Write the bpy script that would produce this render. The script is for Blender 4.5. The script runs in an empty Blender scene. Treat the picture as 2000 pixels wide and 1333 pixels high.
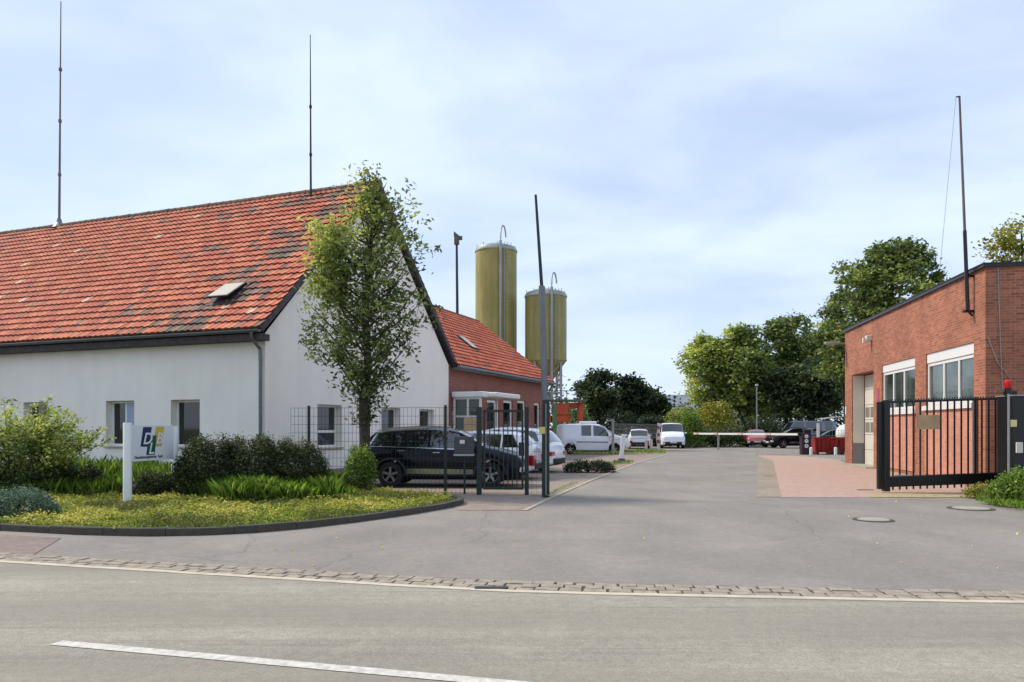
import bpy, math, random
import numpy as np
from mathutils import Vector, Matrix

R = math.radians
SC = bpy.context.scene
COL = SC.collection
F, CH, HY = 1472.0, 1.65, 835.0          # focal length (px of the 2000 px photo), eye height, horizon row

# ---------------------------------------------------------------- camera, sky, sun, exposure
cam_d = bpy.data.cameras.new('camera'); cam = bpy.data.objects.new('camera', cam_d); COL.objects.link(cam)
cam.location = (0, 0, CH); cam.rotation_euler = (R(90), 0, 0)
cam_d.sensor_width = 36; cam_d.lens = 36 * F / 2000; cam_d.shift_y = (HY - 666.5) / 2000
cam_d.clip_start = .1; cam_d.clip_end = 3000
SC.camera = cam
SUN_AZ, SUN_EL = R(-72), R(50)            # azimuth from +Y towards +X
W = bpy.data.worlds.new('World'); SC.world = W; W.use_nodes = True
nt = W.node_tree; N = nt.nodes; Lk = nt.links
bg = N['Background']; bg.inputs['Strength'].default_value = .11
sky = N.new('ShaderNodeTexSky'); sky.sky_type = 'NISHITA'; sky.sun_disc = False
sky.sun_elevation = SUN_EL; sky.sun_rotation = SUN_AZ; sky.air_density = 1.0; sky.dust_density = .6; sky.ozone_density = 2.2
tc = N.new('ShaderNodeTexCoord')
sep = N.new('ShaderNodeSeparateXYZ'); Lk.new(tc.outputs['Generated'], sep.inputs[0])
ad = N.new('ShaderNodeMath'); ad.operation = 'ADD'; ad.inputs[1].default_value = .22; Lk.new(sep.outputs['Z'], ad.inputs[0])
mx_ = N.new('ShaderNodeMath'); mx_.operation = 'MAXIMUM'; mx_.inputs[1].default_value = .05; Lk.new(ad.outputs[0], mx_.inputs[0])
dv = []
for k in ('X', 'Y'):
    d = N.new('ShaderNodeMath'); d.operation = 'DIVIDE'; Lk.new(sep.outputs[k], d.inputs[0]); Lk.new(mx_.outputs[0], d.inputs[1]); dv.append(d)
cmb = N.new('ShaderNodeCombineXYZ'); Lk.new(dv[0].outputs[0], cmb.inputs[0]); Lk.new(dv[1].outputs[0], cmb.inputs[1])
mp = N.new('ShaderNodeMapping'); mp.inputs['Scale'].default_value = (1, 1.25, 1); mp.inputs['Location'].default_value = (3.2, 1.1, 0); mp.inputs['Rotation'].default_value = (0, 0, R(18))
Lk.new(cmb.outputs[0], mp.inputs[0])
n1 = N.new('ShaderNodeTexNoise'); n1.inputs['Scale'].default_value = 1.5; n1.inputs['Detail'].default_value = 8; n1.inputs['Roughness'].default_value = .52; n1.inputs['Distortion'].default_value = .25
Lk.new(mp.outputs[0], n1.inputs['Vector'])
cr = N.new('ShaderNodeMapRange'); cr.inputs[1].default_value = .36; cr.inputs[2].default_value = .66; cr.inputs[3].default_value = .58; cr.inputs[4].default_value = 1.0
Lk.new(n1.outputs[0], cr.inputs[0])
cm = N.new('ShaderNodeMix'); cm.data_type = 'RGBA'; cm.inputs[7].default_value = (5.9, 6.9, 8.8, 1)
Lk.new(cr.outputs[0], cm.inputs[0]); Lk.new(sky.outputs[0], cm.inputs[6]); Lk.new(cm.outputs[2], bg.inputs[0])
sun_d = bpy.data.lights.new('sun', 'SUN'); sun = bpy.data.objects.new('sun', sun_d); COL.objects.link(sun)
sun_d.energy = 3.0; sun_d.angle = R(8); sun_d.color = (1, .90, .76)
sd = Vector((math.sin(SUN_AZ) * math.cos(SUN_EL), math.cos(SUN_AZ) * math.cos(SUN_EL), math.sin(SUN_EL)))
sun.rotation_euler = sd.to_track_quat('Z', 'Y').to_euler()
vs = SC.view_settings; vs.view_transform = 'Standard'; vs.look = 'None'; vs.gamma = 1; vs.exposure = .35
SC.render.use_motion_blur = False

# ---------------------------------------------------------------- helpers
def at(px, py, d): return Vector(((px - 1000) / F * d, d, CH + (HY - py) / F * d))
def G(px, py, z=0.0):
    d = F * (CH - z) / (py - HY); return Vector(((px - 1000) / F * d, d, z))
def lin(c):
    return tuple(((v / 255) / 12.92 if v / 255 <= .04045 else ((v / 255 + .055) / 1.055) ** 2.4) for v in c)

def node_mat(name):
    m = bpy.data.materials.new(name); m.use_nodes = True
    return m, m.node_tree.nodes, m.node_tree.links, m.node_tree.nodes['Principled BSDF']
def mixc(N, L, f, a, b, mode='MIX'):
    x = N.new('ShaderNodeMix'); x.data_type = 'RGBA'; x.blend_type = mode
    for i, v in ((0, f), (6, a), (7, b)):
        if hasattr(v, 'links') or hasattr(v, 'is_linked'): L.new(v, x.inputs[i])
        elif i == 0: x.inputs[0].default_value = v
        else: x.inputs[i].default_value = (*v[:3], 1)
    return x.outputs[2]
def noise(N, L, vec, scale, det=5, rough=.55, dist=0):
    n = N.new('ShaderNodeTexNoise'); n.inputs['Scale'].default_value = scale; n.inputs['Detail'].default_value = det
    n.inputs['Roughness'].default_value = rough; n.inputs['Distortion'].default_value = dist
    if vec is not None: L.new(vec, n.inputs['Vector'])
    return n.outputs[0]
def rng(N, L, v, a, b, c=0.0, d=1.0):
    r = N.new('ShaderNodeMapRange'); L.new(v, r.inputs[0])
    for i, q in enumerate((a, b, c, d)): r.inputs[i + 1].default_value = q
    return r.outputs[0]
def mapping(N, L, scale=(1, 1, 1), rot=0, kind='Object'):
    t = N.new('ShaderNodeTexCoord'); m = N.new('ShaderNodeMapping'); L.new(t.outputs[kind], m.inputs[0])
    m.inputs['Scale'].default_value = scale; m.inputs['Rotation'].default_value = (0, 0, rot); return m.outputs[0]
def bump(N, L, P, h, s, dist=.02):
    b = N.new('ShaderNodeBump'); b.inputs['Strength'].default_value = s; b.inputs['Distance'].default_value = dist
    L.new(h, b.inputs['Height']); L.new(b.outputs[0], P.inputs['Normal'])
def pm(name, c, rough=.6, metal=0, c2=None, scale=2, var=.12, bmp=0, bscale=60, coat=0, spec=None, streak=0, sc=(50, 44, 36), ss=(3, 3, .18)):
    m, N, L, P = node_mat(name); c = lin(c); c2 = lin(c2) if c2 else tuple(v * (1 - var) for v in c)
    v = mapping(N, L)
    f = rng(N, L, noise(N, L, v, scale), .35, .65)
    col = mixc(N, L, f, c, c2)
    if streak: col = mixc(N, L, rng(N, L, noise(N, L, mapping(N, L, ss), 1.0, 6, .65), .45, .75, 0, streak), col, lin(sc))
    L.new(col, P.inputs['Base Color'])
    P.inputs['Roughness'].default_value = rough; P.inputs['Metallic'].default_value = metal
    if coat: P.inputs['Coat Weight'].default_value = coat; P.inputs['Coat Roughness'].default_value = .04
    if spec is not None: P.inputs['Specular IOR Level'].default_value = spec
    if bmp: bump(N, L, P, noise(N, L, v, bscale, 3), bmp)
    return m

def asphalt(name, c, c2, streak=(.12, 1, 1), rot=0, crack=0, tracks=0):
    m, N, L, P = node_mat(name); v = mapping(N, L, (1, 1, 1)); vs_ = mapping(N, L, streak, rot)
    a = rng(N, L, noise(N, L, vs_, .9, 5, .6), .3, .7)
    col = mixc(N, L, a, lin(c), lin(c2))
    b = rng(N, L, noise(N, L, v, .35, 4, .6, .6), .42, .62)
    col = mixc(N, L, rng(N, L, b, 0, 1, 0, .34), col, tuple(x * .58 for x in lin(c)))
    g = rng(N, L, noise(N, L, v, 75, 3, .8), .32, .68, .62, 1.34)
    gx = N.new('ShaderNodeVectorMath'); gx.operation = 'SCALE'; L.new(col, gx.inputs[0]); L.new(g, gx.inputs['Scale'])
    col = gx.outputs[0]
    g2 = rng(N, L, noise(N, L, v, 9, 6, .8), .3, .7, .82, 1.14)
    gx = N.new('ShaderNodeVectorMath'); gx.operation = 'SCALE'; L.new(col, gx.inputs[0]); L.new(g2, gx.inputs['Scale']); col = gx.outputs[0]
    pv = N.new('ShaderNodeTexVoronoi'); pv.inputs['Scale'].default_value = 5.5; L.new(v, pv.inputs['Vector'])      # oil and gum spots
    col = mixc(N, L, rng(N, L, pv.outputs['Distance'], .03, .10, .35, 0), col, (.03, .03, .03)) if tracks == 0 else col
    st_ = rng(N, L, noise(N, L, v, 1.1, 7, .72, 1.2), .56, .7, 0, .32); col = mixc(N, L, st_, col, tuple(x * .5 for x in lin(c)))
    st2 = rng(N, L, noise(N, L, mapping(N, L, (1, 1, 1), 1.1), .8, 6, .7, .8), .57, .72, 0, .3); col = mixc(N, L, st2, col, tuple(min(1, x * 1.35) for x in lin(c)))
    if tracks:
        w = N.new('ShaderNodeTexWave'); w.bands_direction = 'Y'; w.inputs['Scale'].default_value = .17; w.inputs['Distortion'].default_value = 1.6; w.inputs['Detail'].default_value = 3; w.inputs['Detail Scale'].default_value = .35
        L.new(mapping(N, L, (1, 1, 1), R(4.5)), w.inputs['Vector']); col = mixc(N, L, rng(N, L, w.outputs['Fac'], .2, .9, 0, tracks), col, tuple(x * .52 for x in lin(c)))
        gr = rng(N, L, noise(N, L, mapping(N, L, (.25, 14, 1), R(7)), 1.0, 3, .6), .60, .70, 0, .28); col = mixc(N, L, gr, col, (.07, .065, .06))
    if crack:
        vo = N.new('ShaderNodeTexVoronoi'); vo.feature = 'DISTANCE_TO_EDGE'; vo.inputs['Scale'].default_value = .22
        wv = N.new('ShaderNodeMix'); wv.data_type = 'VECTOR'; nn = N.new('ShaderNodeTexNoise'); nn.inputs['Scale'].default_value = 1.5; nn.inputs['Detail'].default_value = 4; L.new(v, nn.inputs['Vector'])
        wv.inputs[0].default_value = .3; L.new(v, wv.inputs[4]); L.new(nn.outputs['Color'], wv.inputs[5]); L.new(wv.outputs[1], vo.inputs['Vector'])
        col = mixc(N, L, rng(N, L, vo.outputs[0], .0, .004, crack, 0), col, (.04, .04, .035))
    L.new(col, P.inputs['Base Color']); P.inputs['Roughness'].default_value = .86
    bump(N, L, P, noise(N, L, v, 130, 2), .35, .006)
    return m

def brickmat(name, c1, c2, mort, bw, bh, ms=.01, wall=True, rot=0, off=.5, dirt=None, bs=.5, stain=.25):
    m, N, L, P = node_mat(name)
    t = N.new('ShaderNodeTexCoord')
    if wall:
        s = N.new('ShaderNodeSeparateXYZ'); L.new(t.outputs['Object'], s.inputs[0])
        a = N.new('ShaderNodeMath'); L.new(s.outputs[0], a.inputs[0]); L.new(s.outputs[1], a.inputs[1])
        cb = N.new('ShaderNodeCombineXYZ'); L.new(a.outputs[0], cb.inputs[0]); L.new(s.outputs[2], cb.inputs[1]); v = cb.outputs[0]
    else:
        mp = N.new('ShaderNodeMapping'); mp.inputs['Rotation'].default_value = (0, 0, rot); L.new(t.outputs['Object'], mp.inputs[0]); v = mp.outputs[0]
    b = N.new('ShaderNodeTexBrick'); L.new(v, b.inputs['Vector']); b.offset = off
    b.inputs['Color1'].default_value = (*lin(c1), 1); b.inputs['Color2'].default_value = (*lin(c2), 1); b.inputs['Mortar'].default_value = (*lin(mort), 1)
    b.inputs['Scale'].default_value = 1; b.inputs['Brick Width'].default_value = bw; b.inputs['Row Height'].default_value = bh
    b.inputs['Mortar Size'].default_value = ms; b.inputs['Mortar Smooth'].default_value = .3; b.inputs['Bias'].default_value = 0
    col = b.outputs['Color']
    f = rng(N, L, noise(N, L, t.outputs['Object'], .7, 6, .6), .4, .66, 0, stain)
    col = mixc(N, L, f, col, lin(dirt or tuple(x * .6 for x in c1)))
    g = rng(N, L, noise(N, L, t.outputs['Object'], 14, 3, .7), .3, .7, .86, 1.12)
    gx = N.new('ShaderNodeVectorMath'); gx.operation = 'SCALE'; L.new(col, gx.inputs[0]); L.new(g, gx.inputs['Scale'])
    L.new(gx.outputs[0], P.inputs['Base Color']); P.inputs['Roughness'].default_value = .85
    bump(N, L, P, b.outputs['Fac'], -bs, .01)
    return m

def leafmat(name, dark, mid, light, hi=None):
    m, N, L, P = node_mat(name)
    a = N.new('ShaderNodeAttribute'); a.attribute_name = 'tint'
    r = N.new('ShaderNodeValToRGB'); L.new(a.outputs['Fac'], r.inputs[0])
    e = r.color_ramp.elements; e[0].color = (*lin(dark), 1); e[0].position = .1; e[1].color = (*lin(light), 1); e[1].position = .72
    x = e.new(.42); x.color = (*lin(mid), 1)
    if hi: x = e.new(.95); x.color = (*lin(hi), 1)
    L.new(r.outputs[0], P.inputs['Base Color']); P.inputs['Roughness'].default_value = .55; P.inputs['Specular IOR Level'].default_value = .35
    tr = N.new('ShaderNodeBsdfTranslucent'); L.new(r.outputs[0], tr.inputs[0]); ms = N.new('ShaderNodeMixShader'); ms.inputs[0].default_value = .38
    L.new(P.outputs[0], ms.inputs[1]); L.new(tr.outputs[0], ms.inputs[2]); L.new(ms.outputs[0], N['Material Output'].inputs[0])
    return m

class MB:
    def __init__(s): s.V = []; s.F = []; s.M = []
    def add(s, v, f, m=0):
        o = len(s.V); s.V += [tuple(x) for x in v]; s.F += [tuple(i + o for i in q) for q in f]; s.M += [m] * len(f); return s
    def box(s, x0, y0, z0, x1, y1, z1, m=0):
        return s.add([(x0, y0, z0), (x1, y0, z0), (x1, y1, z0), (x0, y1, z0), (x0, y0, z1), (x1, y0, z1), (x1, y1, z1), (x0, y1, z1)],
                     [(0, 3, 2, 1), (4, 5, 6, 7), (0, 1, 5, 4), (1, 2, 6, 5), (2, 3, 7, 6), (3, 0, 4, 7)], m)
    def frame(s, o, X, Y, Z, m=0):      # box from corner o with edge vectors
        o, X, Y, Z = map(Vector, (o, X, Y, Z))
        p = [o, o + X, o + X + Y, o + Y]; p += [q + Z for q in p]
        f = [(0, 3, 2, 1), (4, 5, 6, 7), (0, 1, 5, 4), (1, 2, 6, 5), (2, 3, 7, 6), (3, 0, 4, 7)]
        if X.cross(Y).dot(Z) < 0: f = [q[::-1] for q in f]
        return s.add(p, f, m)
    def bar(s, a, b, w, h, up=(0, 0, 1), m=0):
        a, b = Vector(a), Vector(b); d = (b - a); u = Vector(up); x = d.cross(u)
        if x.length < 1e-6: x = d.cross(Vector((1, 0, 0)))
        x.normalize(); y = x.cross(d).normalized()
        return s.frame(a - x * w / 2 - y * h / 2, x * w, y * h, d, m)
    def quad(s, a, b, c, d, m=0): return s.add([a, b, c, d], [(0, 1, 2, 3)], m)
    def tube(s, pts, rs, n=8, m=0, cap=True):
        pts = [Vector(p) for p in pts]; rs = rs if hasattr(rs, '__len__') else [rs] * len(pts); V = []; Fc = []
        for i, p in enumerate(pts):
            d = (pts[min(i + 1, len(pts) - 1)] - pts[max(i - 1, 0)]).normalized()
            x = d.cross(Vector((0, 0, 1)));  x = x if x.length > .05 else d.cross(Vector((0, 1, 0)))
            x.normalize(); y = d.cross(x)
            for k in range(n):
                a = 2 * math.pi * k / n; V.append(p + (x * math.cos(a) + y * math.sin(a)) * rs[i])
        for i in range(len(pts) - 1):
            for k in range(n):
                k2 = (k + 1) % n; Fc.append((i * n + k, i * n + k2, (i + 1) * n + k2, (i + 1) * n + k))
        if cap: Fc.append(tuple(range(n))[::-1]); Fc.append(tuple((len(pts) - 1) * n + k for k in range(n)))
        return s.add(V, Fc, m)
    def lathe(s, prof, n=24, o=(0, 0, 0), ax='z', m=0, cap=True):
        V = []; Fc = []
        for r, h in prof:
            for k in range(n):
                a = 2 * math.pi * k / n; c, q = r * math.cos(a), r * math.sin(a)
                p = (c, q, h) if ax == 'z' else ((c, h, q) if ax == 'y' else (h, c, q))
                V.append((p[0] + o[0], p[1] + o[1], p[2] + o[2]))
        for i in range(len(prof) - 1):
            for k in range(n):
                k2 = (k + 1) % n; q = (i * n + k, i * n + k2, (i + 1) * n + k2, (i + 1) * n + k); Fc.append(q if ax != 'y' else q[::-1])
        if cap:
            a = tuple(range(n)); b = tuple((len(prof) - 1) * n + k for k in range(n)); Fc += [a[::-1], b]
        return s.add(V, Fc, m)
    def poly(s, pts, z0, z1, m=0):      # vertical prism of a ground polygon
        n = len(pts); V = [(p[0], p[1], z0) for p in pts] + [(p[0], p[1], z1) for p in pts]
        ar = sum(pts[i][0] * pts[(i + 1) % n][1] - pts[(i + 1) % n][0] * pts[i][1] for i in range(n))
        f = [tuple(range(n, 2 * n)), tuple(range(n))[::-1]] + [(i, (i + 1) % n, n + (i + 1) % n, n + i) for i in range(n)]
        if ar < 0: f = [q[::-1] for q in f]
        return s.add(V, f, m)
    def build(s, name, mats, parent=None, smooth=False, bevel=0, loc=None, rot=None, angle=35):
        me = bpy.data.meshes.new(name); me.from_pydata(s.V, [], s.F)
        for m in (mats if isinstance(mats, (list, tuple)) else [mats]): me.materials.append(m)
        me.polygons.foreach_set('material_index', s.M)
        if smooth:
            me.polygons.foreach_set('use_smooth', [True] * len(s.F)); me.set_sharp_from_angle(angle=R(angle))
        me.update(); o = bpy.data.objects.new(name, me); COL.objects.link(o)
        if parent: o.parent = parent
        if loc is not None: o.location = loc
        if rot is not None: o.rotation_euler = rot
        if bevel:
            b = o.modifiers.new('bevel', 'BEVEL'); b.width = bevel; b.segments = 2; b.limit_method = 'ANGLE'; b.angle_limit = R(40)
        return o

def tag(o, label=None, cat=None, group=None, kind=None):
    if label: o['label'] = label
    if cat: o['category'] = cat
    if group: o['group'] = group
    if kind: o['kind'] = kind
    return o
def empty(name, loc=(0, 0, 0), rz=0, label=None, cat=None, group=None):
    o = bpy.data.objects.new(name, None); COL.objects.link(o); o.location = loc; o.rotation_euler = (0, 0, rz); o.empty_display_size = .3
    return tag(o, label, cat, group)
def struct(o): o['kind'] = 'structure'; return o
def copy_tree(o, parent=None):
    c = o.copy(); COL.objects.link(c); c.parent = parent
    for ch in list(o.children): copy_tree(ch, c)
    return c

# ---------------------------------------------------------------- materials
M = {}
M['stucco'] = pm('stucco', (247, 241, 230), .9, c2=(238, 231, 220), scale=.5, streak=.08, sc=(150, 144, 130), bmp=.25, bscale=90)
M['plinth'] = pm('plinth', (128, 126, 128), .9, bmp=.3)
M['white'] = pm('white_paint', (226, 226, 222), .35, var=.05)
M['offwhite'] = pm('off_white', (214, 210, 196), .5, var=.1)
M['glass'] = pm('window_glass', (22, 27, 28), .04, spec=.8, var=.3)
M['glass2'] = pm('reflecting_glass', (84, 96, 92), .05, c2=(46, 56, 52), scale=.8, spec=1)
M['zinc'] = pm('zinc', (118, 122, 126), .45, .6, var=.2)
M['steel'] = pm('galvanised_steel', (160, 162, 160), .45, .5, var=.15)
M['rust'] = pm('weathered_mast', (120, 104, 92), .6, .3, var=.3, scale=3)
M['darkwood'] = pm('dark_soffit', (52, 46, 46), .75, c2=(74, 66, 64), scale=6)
M['black'] = pm('black_paint', (18, 20, 21), .35, var=.2)
M['green_metal'] = pm('green_metal', (14, 36, 31), .45, var=.2)
M['rubber'] = pm('rubber', (22, 22, 23), .8)
M['red'] = pm('red_paint', (168, 24, 22), .4, c2=(130, 22, 18))
M['redlamp'] = pm('red_lamp', (200, 24, 22), .25)
M['orange'] = pm('orange_paint', (205, 84, 32), .5, c2=(168, 62, 26))
M['green'] = pm('green_paint', (70, 128, 84), .5)
M['yellow'] = pm('yellow_paint', (206, 196, 96), .5)
M['concrete'] = pm('concrete', (164, 158, 142), .9, var=.25, bmp=.3)
M['bark'] = pm('bark', (74, 66, 54), .95, c2=(44, 38, 32), scale=9, bmp=.8, bscale=25)
M['brick_long'] = brickmat('brick_red_orange', (184, 112, 82), (140, 78, 56), (168, 136, 112), .25, .077, .009, stain=.5, dirt=(120, 76, 58))
M['brick_ext'] = brickmat('brick_red_brown', (152, 90, 74), (130, 72, 62), (146, 116, 102), .25, .077, .01, stain=.25)
M['lot'] = brickmat('paving_blocks', (158, 142, 128), (140, 122, 108), (104, 96, 86), .2, .1, .008, wall=False, rot=R(-20), stain=.35, dirt=(126, 116, 104))
M['apron'] = brickmat('pink_paving', (182, 154, 138), (170, 138, 122), (142, 124, 110), .2, .1, .01, wall=False, rot=R(-12), stain=.3, dirt=(170, 140, 120))
M['apron_grey'] = brickmat('grey_paving', (160, 146, 128), (146, 132, 114), (116, 108, 92), .2, .1, .01, wall=False, rot=R(78), stain=.3)
M['side'] = brickmat('red_brown_paving', (138, 120, 110), (124, 108, 100), (104, 94, 86), .2, .1, .008, wall=False, rot=R(6), stain=.3)
M['street'] = asphalt('street_asphalt', (163, 156, 140), (130, 125, 113), (.10, 1.6, 1), R(-4), tracks=.42)
M['drive'] = asphalt('drive_asphalt', (144, 137, 128), (126, 120, 112), (.8, .35, 1), crack=.3)
M['mark'] = pm('road_marking', (206, 203, 193), .7, c2=(172, 168, 156), scale=14)
M['gutter'] = pm('gutter_blocks', (164, 152, 136), .9, c2=(132, 124, 110), scale=7, bmp=.5)
M['mortar'] = pm('gutter_joint', (58, 54, 46), .95, c2=(88, 84, 60), scale=5)
M['kerb'] = pm('mossy_kerb', (64, 60, 55), .95, c2=(76, 72, 60), scale=9, bmp=.6, bscale=30)
M['soil'] = pm('soil', (78, 82, 40), .98, c2=(58, 50, 34), scale=1.5, bmp=.8, bscale=18)
M['grassland'] = pm('grassland', (84, 92, 50), .98, c2=(60, 68, 36), scale=.3)
M['leaf_fore'] = leafmat('leaf_ash', (57, 69, 39), (102, 120, 66), (176, 186, 93), (235, 235, 120))
M['leaf_dark'] = leafmat('leaf_dark', (30, 41, 27), (57, 74, 45), (107, 125, 74), (159, 137, 95))
M['leaf_mid'] = leafmat('leaf_mid', (54, 69, 41), (107, 126, 67), (187, 198, 101), (235, 235, 127))
M['leaf_yel'] = leafmat('leaf_yellow', (75, 81, 34), (142, 144, 56), (203, 194, 76), (235, 222, 103))
M['leaf_cover'] = leafmat('leaf_ground', (100, 103, 44), (155, 159, 62), (199, 194, 81), (232, 210, 115))
M['leaf_blue'] = leafmat('leaf_blue', (45, 64, 50), (88, 114, 92), (155, 177, 151), (223, 230, 206))
M['leaf_cot'] = leafmat('leaf_hedge', (30, 39, 25), (62, 77, 43), (131, 140, 86), (160, 109, 86))
M['leaf_vivid'] = leafmat('leaf_vivid', (62, 82, 31), (105, 134, 50), (161, 182, 75), (210, 212, 108))
M['blade'] = leafmat('grass_blade', (68, 92, 36), (121, 157, 58), (181, 213, 90), (235, 235, 134))
# ---------------------------------------------------------------- ground, roads, paving
def sheet(name, pts, z, mat):
    b = MB(); b.add([(p[0], p[1], z) for p in pts], [tuple(range(len(pts)))]); me = b.build(name, mat)
    if me.data.polygons[0].normal.z < 0: me.data.flip_normals()
    return struct(me)
sheet('ground', [(-900, -300), (900, -300), (900, 1500), (-900, 1500)], -.02, M['grassland'])
low = [(-1400, 1007), (-300, 1078), (0, 1099), (150, 1108), (300, 1117), (450, 1126), (600, 1135), (800, 1147), (1000, 1157), (1250, 1164), (1500, 1169), (2000, 1179), (2500, 1186), (3400, 1196)]
gl = [G(*p) for p in low]                       # lower edge of the gutter: the street's far edge
def offs(pl, d):
    out = []
    for i, p in enumerate(pl):
        t = (pl[min(i + 1, len(pl) - 1)] - pl[max(i - 1, 0)]).normalized(); out.append(p + Vector((-t.y, t.x, 0)) * d)
    return out
def resample(pl, step):
    out = [pl[0].copy()]; need = step
    for a, b in zip(pl, pl[1:]):
        L = (b - a).length; pos = need
        while pos < L: out.append(a + (b - a) * pos / L); pos += step
        need = pos - L
    return out
sheet('street', [(-60, -30), (60, -30)] + [(60, gl[-1].y)] + list(reversed(gl)) + [(-60, gl[0].y)], -.006, M['street'])
gu = offs(gl, .56)
sheet('driveway', [(60, gu[-1].y), (60, 78), (-45, 78), (-45, gu[0].y)] + gu, -.012, M['drive'])
b = MB(); g0, g1 = offs(gl, 0), offs(gl, .59)
for i in range(len(gl) - 1): b.quad(g0[i], g0[i + 1], g1[i + 1], g1[i])
o = b.build('gutter_bed', M['mortar']); o.location.z = -.010; struct(o)
rr = random.Random(3)
b = MB()
fine = resample(gl, .05)
def strip(fine, n0, n1, d0, d1, z):
    a, c = fine[n0], fine[min(n1, len(fine) - 1)]; t = (c - a).normalized(); nn = Vector((-t.y, t.x, 0))
    return [a + nn * d0, c + nn * d0, c + nn * d1, a + nn * d1]
for row in range(3):
    i = row * 2
    while i < len(fine) - 8:
        ln = rr.choice((4, 4, 5, 5, 4)); q = strip(fine, i, i + ln, .125 + row * .147, .125 + row * .147 + .13, 0)
        t = (q[1] - q[0]).normalized() * .012; q[0] += t; q[3] += t; q[1] -= t; q[2] -= t
        for k in range(4): q[k] = q[k] + Vector((rr.uniform(-.009, .009), rr.uniform(-.009, .009), 0))
        z = -.004 + rr.uniform(0, .012); b.poly([(p.x, p.y) for p in q], -.05, z); i += ln
b.build('gutter_blocks', M['gutter'], bevel=.006); struct(bpy.data.objects['gutter_blocks'])
b = MB(); i = 0
while i < len(fine) - 12:
    q = strip(fine, i, i + 10, .0, .105, 0); b.poly([(p.x, p.y) for p in q], -.05, .002 + rr.uniform(0, .003)); i += 10
struct(b.build('gutter_edge', pm('pale_edge', (196, 184, 164), .9, var=.2, scale=5)))
b = MB(); a, c = G(110, 1255), G(980, 1333); t = (c - a).normalized(); nn = Vector((-t.y, t.x, 0))
L = (c - a).length + 1.2
for k in range(-2, 3):
    p0 = a + t * k * 9.0; p1 = p0 + t * L; b.quad(*[Vector((v.x, v.y, 0)) for v in (p0 - nn * .06, p1 - nn * .06, p1 + nn * .06, p0 + nn * .06)])
o = b.build('lane_marking', M['mark']); o.location.z = -.001; struct(o)
sheet('pavement', [G(-900, 1012), G(-300, 1046), G(0, 1044), G(120, 1050), G(55, 1089), G(-300, 1069), G(-900, 1030)], -.005, M['side'])
# parking lot paving behind the fence, pale flush edging along it
lot = [G(895, 997), G(1026, 996), G(1066, 975), G(1240, 905), G(1305, 887), at(1330, 835, 62).xy.to_3d(), Vector((-30, 62, 0)), Vector((-30, 24, 0)), G(600, 958), G(870, 972)]
sheet('parking_lot', lot, -.006, M['lot'])
b = MB(); e = [G(1020, 997), G(1066, 975), G(1150, 939), G(1240, 905), G(1305, 887)]
for p, q in zip(e, e[1:]):
    d = (q - p).normalized(); nn = Vector((d.y, -d.x, 0)) * .10; b.poly([(p.x, p.y), (q.x, q.y), ((q + nn).x, (q + nn).y), ((p + nn).x, (p + nn).y)], -.06, .008)
struct(b.build('lot_edging', pm('pale_edging', (176, 166, 146), .9, var=.25, scale=4)))
ap = [G(1478, 971), G(1990, 972), Vector((12.9, 19.5, 0)), Vector((12.9, 20.5, 0)), Vector((15.4, 34.9, 0)), G(1640, 899), G(1590, 893), G(1540, 890), G(1480, 889)]
sheet('paved_apron', ap, -.006, M['apron'])
sheet('apron_border', [G(1478, 970.5), G(1526, 970.5), G(1510, 900), G(1479, 890)], -.002, M['apron_grey'])
b = MB(); e = [G(1476, 889), G(1540, 889), G(1590, 892), G(1645, 900)]
for p, q in zip(e, e[1:]): b.bar((p.x, p.y, -.01), (q.x, q.y, -.01), .10, .05)
struct(b.build('apron_kerb', M['concrete']))
sheet('gate_threshold', [G(1700, 971.5), G(1960, 971.5), G(1950, 963), G(1700, 963)], -.001, pm('threshold', (178, 160, 122), .9, c2=(150, 128, 96), scale=6))
# planting bed
front = [(-1500, 1000), (-700, 1018), (-300, 1028), (0, 1036), (150, 1044), (280, 1047), (400, 1045), (500, 1040), (600, 1031), (700, 1019), (800, 1005), (870, 993), (900, 987), (907, 983), (903, 979), (885, 975)]
fr = [G(*p) for p in front]
bed = offs(fr, .07) + [G(870, 971.5), G(780, 966), G(690, 957), Vector((-4.2, 20.4, 0)), Vector((-6.5, 24, 0)), Vector((-30, 33, 0)), Vector((-50, 33, 0)), Vector((-50, 14, 0))]
b = MB(); b.poly([(p.x, p.y) for p in bed], -.05, .07); struct(b.build('planting_bed', M['soil']))
b = MB(); ks = resample(fr, .25); i = 0
inn = offs(ks, .13)
while i < len(ks) - 1:
    j = min(i + 4, len(ks) - 1)
    a0, a1, c1, c0 = ks[i], ks[j], inn[j], inn[i]; mid = [ks[k] for k in range(i, j + 1)] + [inn[k] for k in range(j, i - 1, -1)]
    t = (a1 - a0).normalized() * .006; mid[0] = mid[0] + t; mid[-1] = mid[-1] + t
    b.poly([(p.x, p.y) for p in mid], -.05, .105 + rr.uniform(-.008, .008)); i = j
struct(b.build('kerb', M['kerb'], bevel=.012))

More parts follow.
